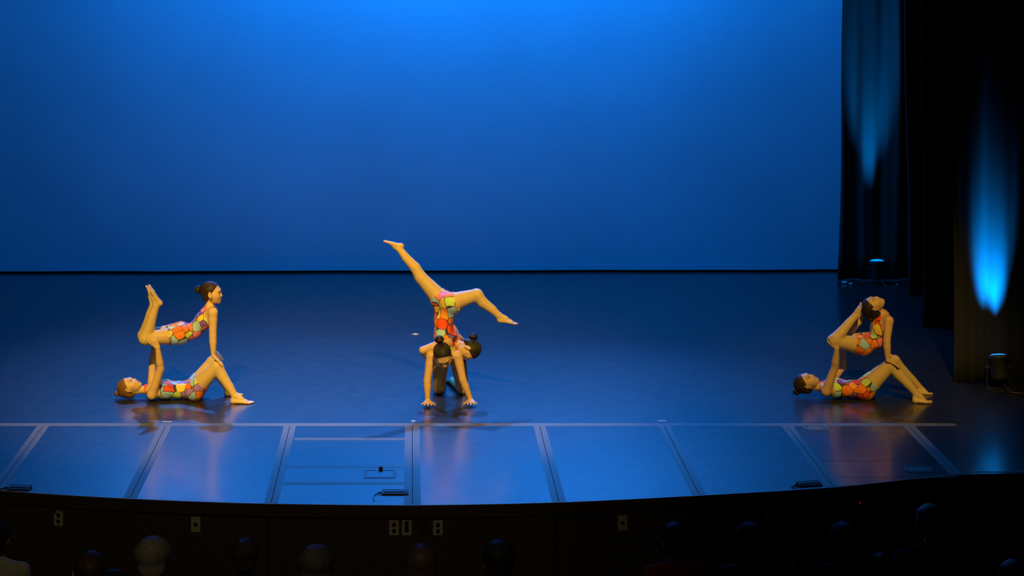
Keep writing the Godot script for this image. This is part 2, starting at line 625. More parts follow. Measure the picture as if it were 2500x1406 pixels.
func bun_prims(c: Vector3, ax: Basis, s: float, dir: Vector3, dist: float, r: float) -> Array:
	var o := []
	var d := (ax * dir).normalized()
	var k := c + ax * Vector3(0, 0.026, -0.012) * s + d * dist * s
	var u := d.cross(ax.x + ax.y * 0.3).normalized()
	var v := d.cross(u)
	o.append(cap(k - d * r * 0.9, k + d * r * 0.35, r * 0.55, r * 0.55, 0.012))
	var turns := 14
	for i in turns:
		var a0 := TAU * i / turns
		var a1 := TAU * (i + 1) / turns
		for lay in 2:
			var rr: float = r * [0.66, 0.42][lay]
			var lift: float = r * [-0.10, 0.38][lay]
			o.append(cap(k + (u * cos(a0) + v * sin(a0)) * rr + d * lift, k + (u * cos(a1) + v * sin(a1)) * rr + d * lift, r * 0.40, r * 0.40, 0.006))
	return o

const PALETTE := [
	[0.95, 0.20, 0.02], [0.85, 0.09, 0.02], [0.95, 0.32, 0.04], [0.28, 0.60, 0.04], [0.26, 0.10, 0.55], [0.34, 0.52, 0.85],
	[0.92, 0.58, 0.10], [0.90, 0.24, 0.34], [0.95, 0.22, 0.02], [0.55, 0.72, 0.16], [0.40, 0.20, 0.75], [0.40, 0.60, 0.80]]

func hash3(i: int, j: int, k: int, n: int) -> int:
	var h := (i * 73856093) ^ (j * 19349663) ^ (k * 83492791) ^ (n * 2654435761)
	h = (h ^ (h >> 13)) * 1274126177
	return (h ^ (h >> 16)) & 0x7fffffff

func patch_color(p: Vector3, cell: float, seedn: int, warm: bool) -> Color:
	var g := p / cell
	var b := Vector3i(g.floor())
	var d1 := 99.0
	var d2 := 99.0
	var who := 0
	for i in range(-1, 2):
		for j in range(-1, 2):
			for k in range(-1, 2):
				var h := hash3(b.x + i, b.y + j, b.z + k, seedn)
				var q := Vector3(b.x + i + (h & 1023) / 1023.0, b.y + j + ((h >> 10) & 1023) / 1023.0, b.z + k + ((h >> 20) & 1023) / 1023.0)
				var d := q.distance_squared_to(g)
				if d < d1:
					d2 = d1; d1 = d; who = h
				elif d < d2:
					d2 = d
	var pick := (who >> 5) % PALETTE.size()
	if warm and (who >> 11) % 5 < 3:
		pick = [0, 1, 2, 6, 7, 8][(who >> 7) % 6]
	var c: Array = PALETTE[pick]
	var col := Color(c[0], c[1], c[2])
	var ink := Color(0.05, 0.03, 0.045)
	if (who >> 9) % 2 != 0:     # printed pen strokes inside the patch
		var a := (who % 628) / 100.0
		var w := sin((p.x * cos(a) + p.y * sin(a) + p.z * sin(a * 1.7)) * TAU / 0.030)
		col = col.lerp(ink, 0.45 * smoothstep(0.75, 1.0, w))
	return ink.lerp(col, smoothstep(0.030, 0.080, sqrt(d2) - sqrt(d1)))

func limb_prims(d: Dictionary, s: float, sd: String) -> Dictionary:
	# arm and leg of one side; the torso is in body_prims
	var body := []
	var sh: Vector3 = d["sh" + sd]
	var el: Vector3 = d["el" + sd]
	var wr: Vector3 = d["wr" + sd]
	var am: float = d.get("arm", 1.0) * s
	body.append(cap(sh, sh.lerp(el, 0.35), 0.045 * am, 0.042 * am, 0.012))
	body.append(cap(sh.lerp(el, 0.35), el, 0.042 * am, 0.035 * am, 0.006))
	body.append(cap(el, el.lerp(wr, 0.3), 0.035 * am, 0.036 * am, 0.010))
	body.append(cap(el.lerp(wr, 0.3), wr, 0.036 * am, 0.0225 * am, 0.006))
	var hip: Vector3 = d["hip" + sd]
	var kn: Vector3 = d["kn" + sd]
	var an: Vector3 = d["an" + sd]
	var lg: float = d.get("leg", 1.0) * s
	var ct: float = d.get("cut", 0.30)
	var cl := hip.lerp(kn, ct)
	var r1 := lerpf(0.090, 0.058, ct) * lg
	body.append(cap(hip, cl, 0.090 * lg, r1, 0.02, 1, 1))
	body.append(cap(cl, kn, r1, 0.058 * lg, 0.004, 0, 1))
	var sk := (an - kn).normalized()
	var back: Vector3 = sk - (kn - hip).normalized()
	back = back - sk * back.dot(sk)
	back = back.normalized() * minf(1.0, back.length() * 2.0) if back.length() > 0.01 else Vector3.ZERO
	if d.has("calf" + sd):
		back = d["calf" + sd]
	var ca := kn.lerp(an, 0.32) + back * (0.013 if d.has("calf" + sd) else 0.006) * lg
	body.append(cap(kn, ca, 0.0570 * lg, 0.0515 * lg, 0.016, 0, 1))
	body.append(cap(ca, kn.lerp(an, 0.70), 0.0515 * lg, 0.0415 * lg, 0.006, 0, 1))
	body.append(cap(kn.lerp(an, 0.70), an, 0.0415 * lg, 0.0335 * lg, 0.006, 0, 1))
	return {"body": body}

func body_prims(d: Dictionary, s0: float) -> Array:
	var o := []
	var s: float = s0 * d.get("torso", 1.0)
	var pe: Vector3 = d.pelvis
	var wa: Vector3 = d.waist
	var ch: Vector3 = d.chest
	var ne: Vector3 = d.neck
	var hn: Vector3 = d.hipn
	var hf: Vector3 = d.hipf
	var lp := (hn - hf).normalized()
	var lc: Vector3 = (d.shn - d.shf).normalized()
	var lw := (lp + lc).normalized()
	o.append(cap(hn, hf, 0.070 * s, 0.070 * s, 0.04, 1))
	for x in [-1.0, 1.0]:
		o.append(cap(pe + lp * 0.042 * s * x, wa + lw * 0.036 * s * x, 0.070 * s, 0.059 * s, 0.04, 1))
		o.append(cap(wa + lw * 0.036 * s * x, ch + lc * 0.046 * s * x, 0.059 * s, 0.069 * s, 0.04, 1))
		o.append(cap(ch + lc * 0.046 * s * x, ch.lerp(ne, 0.55) + lc * 0.030 * s * x, 0.069 * s, 0.054 * s, 0.04, 1))
	if d.has("back"):
		var bk: Vector3 = d.back
		for hp: Vector3 in [hn, hf]:
			o.append(cap(hp + bk * 0.026 * s, hp + bk * 0.028 * s, 0.066 * s, 0.066 * s, 0.04, 1, 1))
	o.append(cap(ch.lerp(ne, 0.6), ne, 0.052 * s, 0.036 * s, 0.03, 1))
	s = s0
	for sh: Vector3 in [d.shn, d.shf]:
		o.append(cap(ne.lerp(sh, 0.25), sh, 0.037 * s, 0.037 * s, 0.035, 0))
		o.append(cap(ch.lerp(sh, 0.55), sh, 0.046 * s, 0.036 * s, 0.035, 0))
	var up: Vector3 = d.up
	var nb: Vector3 = d.head - up * 0.055 * s - d.fwd * 0.018 * s
	o.append(cap(ne, ne.lerp(nb, 0.30), 0.0355 * s, 0.034 * s, 0.02, 1))
	o.append(cap(ne.lerp(nb, 0.30), nb, 0.034 * s, 0.034 * s, 0.02, 0))
	return o

func gymnast_tasks(d: Dictionary) -> Array:
	var s: float = d.get("s", 0.92)
	var hs: float = d.get("hs", 0.96)
	var org: Vector3 = d.origin
	var up: Vector3 = d.up.normalized()
	var fw: Vector3 = d.fwd
	fw = (fw - up * fw.dot(up)).normalized()
	d.up = up
	d.fwd = fw
	var ax := Basis(up.cross(fw), up, fw)
	var inv := ax.transposed()
	var hc: Vector3 = d.head
	var skin: Color = d.skin
	var tights: Color = d.tights
	var hair: Color = d.hair
	var all := body_prims(d, s)
	for sd in ["n", "f"]:
		all.append_array(limb_prims(d, s, sd).body)
	var buf := Buf.new()
	var main := func():
		var two := func(_p: Vector3, t: int) -> Color: return tights if t == 1 else skin
		polygonize(all, 0.010, 0.0, 0, buf, org, two)
		var hp := head_prims(hc, ax, hs)
		var nb := hc - up * 0.055 * s - fw * 0.018 * s
		hp.append(cap(nb, nb.lerp(d.neck, 0.35), 0.033 * s, 0.032 * s, 0.02))
		polygonize(hp, 0.0036, 0.0, 0, buf, org, func(p: Vector3, _t: int) -> Color: return head_color(p, hc, inv, hs, skin, hair))
		for sd in ["n", "f"]:
			var h: Dictionary = d["hand" + sd]
			var wr: Vector3 = d["wr" + sd]
			var el: Vector3 = d["el" + sd]
			var ps := hand_prims(wr, h.d, h.n, h.t, 0.140 * s, h.get("curl", 0.12), h.get("spread", 0.12))
			ps.append(cap(wr.lerp(el, 0.18), wr, 0.0235 * s, 0.0215 * s, 0.008))
			polygonize(ps, 0.0036, 0.0, 0, buf, org, func(_p: Vector3, _t: int) -> Color: return skin)
			var ft := foot_prims(d["an" + sd], d["heel" + sd], d["ball" + sd], d["toe" + sd], d["lat" + sd], s)
			ft.append(cap(d["an" + sd].lerp(d["kn" + sd], 0.12), d["an" + sd], 0.0340 * s, 0.0325 * s, 0.006, 0, 1))
			polygonize(ft, 0.0042, 0.0, 0, buf, org, two)
	var lb := Buf.new()
	var nk: Vector3 = d.neck
	var nup: Vector3 = (hc - up * 0.055 * s - nk).normalized()
	var sn: int = d.get("seed", 1)
	var leo := func():
		polygonize(all, 0.0041, 0.0045, 1, lb, org, func(p: Vector3, _t: int) -> Color:
			if (p - nk).dot(nup) > 0.004 and p.distance_to(nk) < 0.065:
				return Color(0.80, 0.10, 0.02)
			return patch_color(p - org, 0.074, sn, d.get("warm", false)))
	var hb := Buf.new()
	var bb := Buf.new()
	var hr := func():
		polygonize(hair_prims(hc, ax, hs, 0), 0.0045, 0.0, 0, hb, org, func(_p: Vector3, _t: int) -> Color: return hair)
		var b: Dictionary = d.bun
		strands(hb, hc, ax, hs, org, b.dir, 700, 0.0, 1.0, 0, hair, 70 + sn)
		polygonize(bun_prims(hc, ax, hs, b.dir, b.dist, b.r), 0.003, 0.0, 0, bb, org, func(_p: Vector3, _t: int) -> Color: return hair * 0.85)
	d.bufs = [buf, lb, hb, bb]
	return [main, leo, hr]

func gymnast_node(d: Dictionary, skin_m: Material, cloth_m: Material, hair_m: Material) -> void:
	var t := thing("person", d.label, "person", d.origin, 0.0, d.group)
	part("body", mesh_of(d.bufs[0]), skin_m, t)
	part("leotard", mesh_of(d.bufs[1]), cloth_m, t).set_meta("label", "patchwork print leotard with black outlines")
	var h := part("hair", mesh_of(d.bufs[2]), hair_m, t)
	part("hair_bun", mesh_of(d.bufs[3]), hair_m, h)

func run_all(tasks: Array) -> void:
	var g := WorkerThreadPool.add_group_task(func(i: int): tasks[i].call(), tasks.size(), -1, true)
	WorkerThreadPool.wait_for_group_task_completion(g)

func v3(x: float, y: float, z: float) -> Vector3:      # a direction: right, up, towards the audience
	return Vector3(x, y, z).normalized()

# ------------------------------------------------------------------ the six gymnasts
func gymnasts() -> Array:
	var near_lat := Vector3(0, 0, -1)
	var far_lat := Vector3(0, 0, 1)
	var fair := Color(0.68, 0.42, 0.23)
	var tan_c := Color(0.60, 0.35, 0.19)
	var hose := Color(0.62, 0.41, 0.20)
	var brown := Color(0.036, 0.019, 0.011)
	var dark := Color(0.019, 0.012, 0.008)
	var fair_hair := Color(0.19, 0.085, 0.034)
	var out := []
	# --- lying girl who bears the pose with the raised feet
	out.append({
		"label": "lying gymnast with light brown hair bearing the balance where feet point upwards", "group": "gymnasts in patchwork leotards",
		"origin": fl(440, 973), "skin": fair, "tights": hose, "hair": fair_hair, "seed": 3, "s": 0.92,
		"pelvis": lv(468, 0.082, 17.17), "waist": lv(440, 0.078, 17.17), "chest": lv(402, 0.084, 17.17), "neck": lv(365, 0.086, 17.17),
		"head": lv(315, 0.102, 17.16), "up": v3(-0.92, 0.36, 0), "fwd": v3(0.40, 0.90, 0.10), "back": v3(0.3, -0.3, 0),
		"bun": {"dir": Vector3(0.0, 0.55, -0.85), "dist": 0.100, "r": 0.024},
		"shn": lv(371, 0.062, 17.055), "eln": at(392, 900, 17.03), "wrn": at(385, 848, 16.995),
		"handn": {"d": v3(-0.45, 0.85, 0.10), "n": v3(0, 0.30, -1), "t": v3(-0.9, -0.4, 0), "curl": 0.30, "spread": 0.06},
		"shf": lv(371, 0.066, 17.285), "elf": at(372, 897, 17.32), "wrf": at(378, 834, 17.33),
		"handf": {"d": v3(-0.50, 0.85, 0.1), "n": v3(0, 0.1, 1), "t": v3(-0.9, -0.4, 0), "curl": 0.16, "spread": 0.1},
		"hipn": lv(474, 0.086, 17.105), "knn": at(530, 894, 17.05), "ann": at(573, 966, 17.01),
		"heeln": fl(565, 984, 0.002), "balln": fl(600, 985, 0.002), "toen": fl(619, 985, 0.002), "latn": near_lat,
		"hipf": lv(474, 0.086, 17.235), "knf": at(519, 884, 17.27), "anf": at(557, 951, 17.29),
		"heelf": fl(551, 966, 0.002), "ballf": fl(577, 965, 0.002), "toef": fl(590, 963, 0.002), "latf": far_lat})
	# --- girl above her, feet raised, looking ahead
	out.append({
		"label": "gymnast pressing up on straight arms with head upright and both bare feet pointing upwards", "group": "gymnasts in patchwork leotards",
		"origin": at(480, 840, 17.17), "skin": fair, "tights": hose, "hair": brown, "seed": 8, "s": 0.92,
		"pelvis": at(446, 815, 17.17), "waist": at(474, 806, 17.17), "chest": at(498, 781, 17.17), "neck": at(512, 752, 17.17),
		"head": at(517, 715, 17.16), "up": v3(-0.06, 1, 0), "fwd": v3(1, 0.02, 0.10), "back": v3(0.1, 1, 0),
		"bun": {"dir": Vector3(0.0, 0.08, -1.0), "dist": 0.112, "r": 0.034},
		"shn": at(520, 763, 17.055), "eln": at(520, 820, 17.04), "wrn": at(521, 868, 17.03),
		"handn": {"d": v3(0.72, -0.66, 0.1), "n": v3(-0.66, -0.75, 0), "t": v3(0, 0, -1), "curl": 0.14, "spread": 0.16},
		"shf": at(519, 757, 17.285), "elf": at(520, 808, 17.29), "wrf": at(520, 854, 17.28),
		"handf": {"d": v3(0.75, -0.62, -0.1), "n": v3(-0.66, -0.75, 0), "t": v3(0, 0, 1), "curl": 0.12, "spread": 0.16},
		"hipn": at(441, 817, 17.11), "knn": at(354, 827, 17.06), "ann": at(381, 748, 17.06),
		"heeln": at(397, 741, 17.05), "balln": at(375, 710, 17.05), "toen": at(364, 695, 17.05), "latn": near_lat,
		"hipf": at(441, 811, 17.23), "knf": at(351, 819, 17.27), "anf": at(374, 744, 17.20),
		"heelf": at(389, 737, 17.19), "ballf": at(368, 708, 17.19), "toef": at(360, 694, 17.19), "latf": far_lat})
	# --- kneeling girl on all fours, facing the audience
	out.append({
		"label": "gymnast with a dark top bun on hands and knees, facing the audience", "group": "gymnasts in patchwork leotards",
		"origin": fl(1087, 975), "skin": tan_c, "tights": hose * 0.95, "hair": dark, "seed": 5, "s": 0.92, "hs": 1.02,
		"pelvis": lv(1096, 0.385, 17.40), "waist": lv(1091, 0.405, 17.27), "chest": lv(1086, 0.415, 17.11), "neck": lv(1084, 0.425, 16.97),
		"head": at(1081, 868, 16.86), "up": v3(-0.10, 0.68, 0.72), "fwd": v3(0.14, -0.72, 0.68), "back": v3(0, 0.6, -0.8),
		"bun": {"dir": Vector3(-0.05, 0.72, -0.72), "dist": 0.114, "r": 0.037},
		"shn": at(1052, 868, 17.00), "eln": at(1043, 929, 16.96), "wrn": at(1044, 978, 16.945),
		"handn": {"d": v3(-0.12, -0.10, 1), "n": v3(0, -1, 0), "t": v3(1, 0, 0), "curl": 0.03, "spread": 0.50},
		"shf": at(1117, 868, 17.00), "elf": at(1130, 927, 16.96), "wrf": at(1149, 976, 16.955),
		"handf": {"d": v3(0.12, -0.10, 1), "n": v3(0, -1, 0), "t": v3(-1, 0, 0), "curl": 0.03, "spread": 0.50},
		"hipn": lv(1078, 0.375, 17.42), "knn": lv(1071, 0.050, 17.36), "ann": lv(1081, 0.045, 17.66),
		"heeln": lv(1082, 0.075, 17.70), "balln": lv(1084, 0.030, 17.78), "toen": lv(1084, 0.012, 17.82), "latn": Vector3(1, 0, 0),
		"hipf": lv(1114, 0.375, 17.42), "knf": lv(1129, 0.050, 17.36), "anf": lv(1106, 0.045, 17.62),
		"heelf": lv(1104, 0.075, 17.66), "ballf": lv(1100, 0.030, 17.74), "toef": lv(1098, 0.012, 17.78), "latf": Vector3(-1, 0, 0)})
	# --- girl upside down on her back, legs apart in the air
	out.append({
		"label": "upside-down gymnast balancing on another's back with legs split in the air", "group": "gymnasts in patchwork leotards",
		"origin": at(1090, 870, 17.14), "skin": tan_c, "tights": hose, "hair": dark, "seed": 12, "warm": true, "s": 0.92, "cut": 0.16,
		"pelvis": at(1088, 750, 17.14), "waist": at(1081, 785, 17.14), "chest": at(1089, 817, 17.13), "neck": at(1112, 840, 17.10),
		"torso": 1.18, "head": at(1145, 853, 17.03), "up": v3(0.88, -0.36, 0.22), "fwd": v3(-0.30, -0.88, 0.30), "back": v3(1, -0.1, 0.1) * 1.3,
		"bun": {"dir": Vector3(0.0, -0.36, -1.0), "dist": 0.112, "r": 0.036},
		"shn": at(1090, 834, 17.04), "eln": at(1032, 855, 17.02), "wrn": at(1048, 878, 17.14),
		"handn": {"d": v3(0.6, -0.6, -0.5), "n": v3(0.7, 0.4, -0.3), "t": v3(0, 1, 0), "curl": 0.2, "spread": 0.1},
		"shf": at(1116, 826, 17.24), "elf": at(1131, 836, 17.38), "wrf": at(1122, 858, 17.27),
		"handf": {"d": v3(-0.3, -0.9, 0.3), "n": v3(-1, 0, 0), "t": v3(0, 0, 1), "curl": 0.2, "spread": 0.1},
		"hipn": at(1100, 739, 17.08), "knn": at(1164, 720, 17.03), "ann": at(1216, 769, 17.03),
		"heeln": at(1215, 785, 17.03), "balln": at(1247, 790, 17.02), "toen": at(1263, 797, 17.02), "latn": near_lat,
		"calfn": v3(-0.55, -0.80, 0),
		"hipf": at(1076, 731, 17.20), "knf": at(1027, 677, 17.21), "anf": at(976, 609, 17.22),
		"heelf": at(985, 597, 17.22), "ballf": at(955, 590, 17.22), "toef": at(937, 584, 17.22), "latf": Vector3(0, 0, 1),
		"calff": v3(0.80, 0.55, 0)})
	# --- lying girl of the pair beside the curtain
	out.append({
		"label": "lying gymnast beside the lit curtain bearing a partner whose feet touch her head", "group": "gymnasts in patchwork leotards",
		"origin": fl(2090, 971), "skin": tan_c, "tights": hose, "hair": brown, "seed": 21, "s": 0.92,
		"pelvis": lv(2106, 0.082, 17.20), "waist": lv(2080, 0.080, 17.20), "chest": lv(2043, 0.088, 17.20), "neck": lv(2006, 0.098, 17.20),
		"head": lv(1968, 0.132, 17.19), "up": v3(-0.94, 0.30, 0), "fwd": v3(0.32, 0.90, 0.22), "back": v3(0.3, -0.3, 0),
		"bun": {"dir": Vector3(0.0, 0.30, -1.0), "dist": 0.100, "r": 0.030},
		"shn": lv(2017, 0.085, 17.085), "eln": at(2038, 897, 17.05), "wrn": at(2043, 850, 16.99),
		"handn": {"d": v3(-0.40, 0.88, 0.08), "n": v3(0.2, 0.3, -1), "t": v3(-0.9, -0.4, 0), "curl": 0.34, "spread": 0.04},
		"shf": lv(2022, 0.090, 17.315), "elf": at(2057, 896, 17.36), "wrf": at(2057, 847, 17.36),
		"handf": {"d": v3(0.1, 1, 0.15), "n": v3(0, 0.1, 1), "t": v3(-0.9, -0.4, 0), "curl": 0.16, "spread": 0.1},
		"hipn": lv(2112, 0.086, 17.135), "knn": at(2175, 890, 17.07), "ann": at(2236, 960, 17.03),
		"heeln": fl(2230, 983, 0.002), "balln": fl(2260, 984, 0.002), "toen": fl(2277, 983, 0.002), "latn": near_lat,
		"hipf": lv(2114, 0.086, 17.265), "knf": at(2183, 882, 17.32), "anf": at(2247, 949, 17.36),
		"heelf": fl(2240, 963, 0.002), "ballf": fl(2262, 962, 0.002), "toef": fl(2274, 961, 0.002), "latf": far_lat})
	# --- her partner, head thrown back to the feet
	out.append({
		"label": "gymnast arching back with face upwards and feet bent to the back of the head", "group": "gymnasts in patchwork leotards",
		"origin": at(2120, 868, 17.20), "skin": tan_c, "tights": hose, "hair": dark, "seed": 30, "warm": true, "s": 0.90,
		"pelvis": at(2113, 841, 17.20), "waist": at(2139, 831, 17.20), "chest": at(2147, 799, 17.20), "neck": at(2158, 769, 17.20),
		"head": at(2131, 748, 17.18), "up": v3(-0.97, 0.10, 0), "fwd": v3(0.10, 0.97, 0.08), "back": v3(-0.1, 1, 0),
		"bun": {"dir": Vector3(0.0, -0.15, -1.0), "dist": 0.105, "r": 0.032},
		"shn": at(2170, 783, 17.085), "eln": at(2165, 833, 17.05), "wrn": at(2168, 880, 17.03),
		"handn": {"d": v3(0.86, -0.42, 0.1), "n": v3(-0.42, -0.86, 0), "t": v3(0, 0, -1), "curl": 0.16, "spread": 0.18},
		"shf": at(2160, 774, 17.315), "elf": at(2160, 822, 17.33), "wrf": at(2170, 866, 17.32),
		"handf": {"d": v3(0.86, -0.42, -0.1), "n": v3(-0.42, -0.86, 0), "t": v3(0, 0, 1), "curl": 0.14, "spread": 0.18},
		"hipn": at(2108, 844, 17.14), "knn": at(2034, 832, 17.07), "ann": at(2089, 770, 17.10),
		"heeln": at(2098, 776, 17.10), "balln": at(2102, 753, 17.09), "toen": at(2107, 741, 17.09), "latn": near_lat,
		"hipf": at(2113, 838, 17.26), "knf": at(2058, 824, 17.33), "anf": at(2093, 788, 17.31),
		"heelf": at(2103, 791, 17.31), "ballf": at(2106, 772, 17.31), "toef": at(2109, 762, 17.31), "latf": far_lat})
	return out

# ------------------------------------------------------------------ lamps
func aim(o: Node3D, from: Vector3, to: Vector3) -> void:
	var z := (from - to).normalized()
	var x := (Vector3.UP if absf(z.y) < 0.95 else Vector3.FORWARD).cross(z).normalized()
	o.transform = Transform3D(Basis(x, z.cross(x), z), from)

func stage_light(label: String, group: String, from: Vector3, to: Vector3, col: Color, energy: float, angle: float, soft: float, size: float, metal: Material) -> void:
	# a lantern hung from a pipe; col is linear
	var t := thing("stage_lantern", label, "stage light", from, 0.0, group)
	var dir := (to - from).normalized()
	var x := Vector3.UP.cross(-dir).normalized()
	var b := Basis(x, dir, x.cross(dir))
	var xf := Transform3D(b, Vector3.ZERO)
	var st := start(true)
	lathe(st, [Vector2(0.0, -0.34), Vector2(0.07, -0.33), Vector2(0.10, -0.26), Vector2(0.10, -0.02), Vector2(0.115, -0.02), Vector2(0.115, 0.06), Vector2(0.105, 0.06), Vector2(0.10, -0.015)], 20, xf)
	part("housing", done(st), metal, t)
	st = start(true)
	lathe(st, [Vector2(0.0, 0.004), Vector2(0.06, 0.0), Vector2(0.098, -0.012)], 20, xf)
	var em := mat(Color(0.2, 0.2, 0.2), 0.2)
	em.emission_enabled = true
	em.emission = col.linear_to_srgb()
	em.emission_energy_multiplier = 2.0
	part("lens", done(st), em, t)
	st = start()
	for s in [-1.0, 1.0]:
		tube(st, [b * Vector3(0.118 * s, -0.12, 0), b * Vector3(0.135 * s, -0.12, 0), Vector3(b.x.x * 0.135 * s, 0.22, b.x.z * 0.135 * s)], 0.012, 6)
	tube(st, [Vector3(-b.x.x * 0.135, 0.22, -b.x.z * 0.135), Vector3(b.x.x * 0.135, 0.22, b.x.z * 0.135)], 0.012, 6)
	tube(st, [Vector3(0, 0.22, 0), Vector3(0, 0.30, 0)], 0.02, 8)
	part("yoke", done(st), metal, t)
	var l := SpotLight3D.new()
	l.name = "beam"
	l.light_color = col.linear_to_srgb()
	l.light_energy = energy
	l.spot_angle = angle
	l.spot_angle_attenuation = soft
	l.spot_range = 60.0
	l.spot_attenuation = 2.0
	l.light_size = size
	l.shadow_enabled = true
	aim(l, dir * 0.09, dir)
	t.add_child(l)

func par_light(label: String, base: Vector3, tilt: Vector3, hgt: float, col: Color, energy: float, angle: float, soft: float, dark_m: Material, plate_m: Material) -> void:
	# a floor-standing can that washes a curtain from below
	var t := thing("par_light", label, "stage light", base, 0.0, "floor lights under the curtains")
	var up := tilt.normalized()
	var x := Vector3.RIGHT
	var z := x.cross(up).normalized()
	x = up.cross(z)
	var lens := Vector3(0, hgt, 0)
	var xf := Transform3D(Basis(x, up, z), lens)
	var st := start(true)
	lathe(st, [Vector2(0.0, -0.20), Vector2(0.065, -0.20), Vector2(0.078, -0.18), Vector2(0.082, -0.03), Vector2(0.096, -0.025), Vector2(0.096, 0.012), Vector2(0.088, 0.012), Vector2(0.084, -0.012)], 24, xf)
	part("housing", done(st), dark_m, t)
	st = start(true)
	lathe(st, [Vector2(0.083, -0.010), Vector2(0.080, 0.012), Vector2(0.055, 0.026), Vector2(0.0, 0.032)], 24, xf)
	var em := mat(Color(0.1, 0.1, 0.1), 0.15)
	em.emission_enabled = true
	em.emission = col.linear_to_srgb()
	em.emission_energy_multiplier = 1.2
	var le := part("lens", done(st), em, t)
	le.set_meta("label", "glowing blue lens")
	st = start()
	for s in [-1.0, 1.0]:
		box(st, Vector3(0.100 * s - 0.004, 0.012, -0.018), Vector3(0.100 * s + 0.004, hgt - 0.06, 0.018), 0.002)
		tube(st, [Vector3(0.080 * s, hgt - 0.09, 0), Vector3(0.118 * s, hgt - 0.09, 0)], 0.014, 10)
	box(st, Vector3(-0.104, 0.004, -0.018), Vector3(0.104, 0.014, 0.018), 0.002)
	for s in [-1.0, 1.0]:
		box(st, Vector3(-0.11 , 0.0, 0.07 * s - 0.015), Vector3(0.11, 0.008, 0.07 * s + 0.015), 0.002)
		box(st, Vector3(0.09 * s - 0.015, 0.0, -0.085), Vector3(0.09 * s + 0.015, 0.006, 0.085), 0.002)
	part("bracket", done(st), dark_m, t)
	part("name_plate", boxm(Vector3(-0.022, hgt - 0.135, 0.081), Vector3(0.022, hgt - 0.118, 0.085), 0.001), plate_m, t)
	st = start()
	var pts := [Vector3(0.02, hgt - 0.19, 0.03), Vector3(0.03, 0.05, 0.12), Vector3(0.06, 0.012, 0.17), Vector3(0.16, 0.008, 0.20), Vector3(0.30, 0.008, 0.12), Vector3(0.6, 0.008, 0.05)]
	tube(st, pts, 0.006, 6)
	part("power_cable", done(st), dark_m, t)
	var l := SpotLight3D.new()
	l.name = "uplight"
	l.light_color = col.linear_to_srgb()
	l.light_energy = energy
	l.spot_angle = angle
	l.spot_angle_attenuation = soft
	l.spot_range = 40.0
	l.spot_attenuation = 2.0
	l.light_size = 0.05
	l.shadow_enabled = true
	aim(l, lens + up * 0.04, lens + up)
	t.add_child(l)

# ------------------------------------------------------------------ curtains
func curtain(label: String, x0: float, x1: float, z: float, top: float, lean: float, amp: float, pitch: float, ph: float, m: Material, seedn: int, wild := 1.3, group := "masking curtains at the side of the stage") -> void:
	var t := thing("stage_curtain", label, "curtain", Vector3((x0 + x1) * 0.5, 0, z), 0.0, group)
	var rng := RandomNumberGenerator.new()
	rng.seed = seedn
	var wob := []
	for i in 40:
		wob.append([rng.randf_range(0.75, 1.25), rng.randf_range(-0.3, 0.3) * wild])
	var nu := int((x1 - x0) / 0.018)
	var nv := 26
	var grid := []
	for j in nv + 1:
		var y := top * j / nv
		var row := []
		for i in nu + 1:
			var f := float(i) / nu
			var x := (x0 - x1) * 0.5 + (x1 - x0) * f
			var c := (x1 - x0) * f / pitch
			var w: Array = wob[int(c) % 40]
			var w2: Array = wob[(int(c) + 1) % 40]
			var fr := c - int(c)
			var am: float = lerpf(w[0], w2[0], fr)
			var sh: float = lerpf(w[1], w2[1], fr)
			var flare := 1.0 + 0.55 * (1.0 - float(j) / nv)
			var zz := amp * am * flare * (0.75 * sin(TAU * c + sh * 2.0 + ph) + 0.25 * sin(TAU * c * 2.3 + sh * 3.0 + y * 0.5))
			var xx := x + lean * (1.0 - f) * pow(1.0 - float(j) / nv, 2.2) + 0.012 * sin(y * 1.7 + c * 2.0)
			row.append(Vector3(xx, y + 0.006, zz))
		grid.append(row)
	var st := start(true)
	for j in nv:
		for i in nu:
			quad(st, grid[j][i], grid[j][i + 1], grid[j + 1][i + 1], grid[j + 1][i])
	var off := Vector3(0, 0, -0.006)
	for j in nv:
		for i in nu:
			quad(st, grid[j][i + 1] + off, grid[j][i] + off, grid[j + 1][i] + off, grid[j + 1][i + 1] + off)
		quad(st, grid[j][0] + off, grid[j][0], grid[j + 1][0], grid[j + 1][0] + off)
	for i in nu:
		quad(st, grid[0][i] + off, grid[0][i + 1] + off, grid[0][i + 1], grid[0][i])
	part("cloth", done(st), m, t)

# ------------------------------------------------------------------ the setting
func front_z(x: float) -> float:      # depth of the stage edge
	var k := [[-6.0, 14.80], [-4.1, 14.72], [-3.0, 14.38], [-2.08, 14.18], [-1.19, 14.06], [0.0, 14.01], [1.06, 14.08], [2.09, 14.25], [3.11, 14.46], [4.11, 14.79], [4.7, 14.84], [9.0, 14.84]]
	if x <= k[0][0]: return k[0][1]
	for i in k.size() - 1:
		if x <= k[i + 1][0]:
			var t: float = (x - k[i][0]) / (k[i + 1][0] - k[i][0])
			var a: float = k[maxi(i - 1, 0)][1]
			var b: float = k[i][1]
			var c: float = k[i + 1][1]
			var d: float = k[mini(i + 2, k.size() - 1)][1]
			var lin := lerpf(b, c, t)
			if i == 0 or i >= k.size() - 3: return lin
			return lerpf(lin, cubic_interpolate(b, c, a, d, t), 0.8)
	return 14.84

func strip(a: Vector3, b: Vector3, w: float, y0: float, y1: float) -> ArrayMesh:
	var d := (b - a)
	d.y = 0
	var n := Vector3(-d.z, 0, d.x).normalized() * w * 0.5
	return prism([Vector2(a.x - n.x, a.z - n.z), Vector2(a.x + n.x, a.z + n.z), Vector2(b.x + n.x, b.z + n.z), Vector2(b.x - n.x, b.z - n.z)], y0, y1, 0.0006)

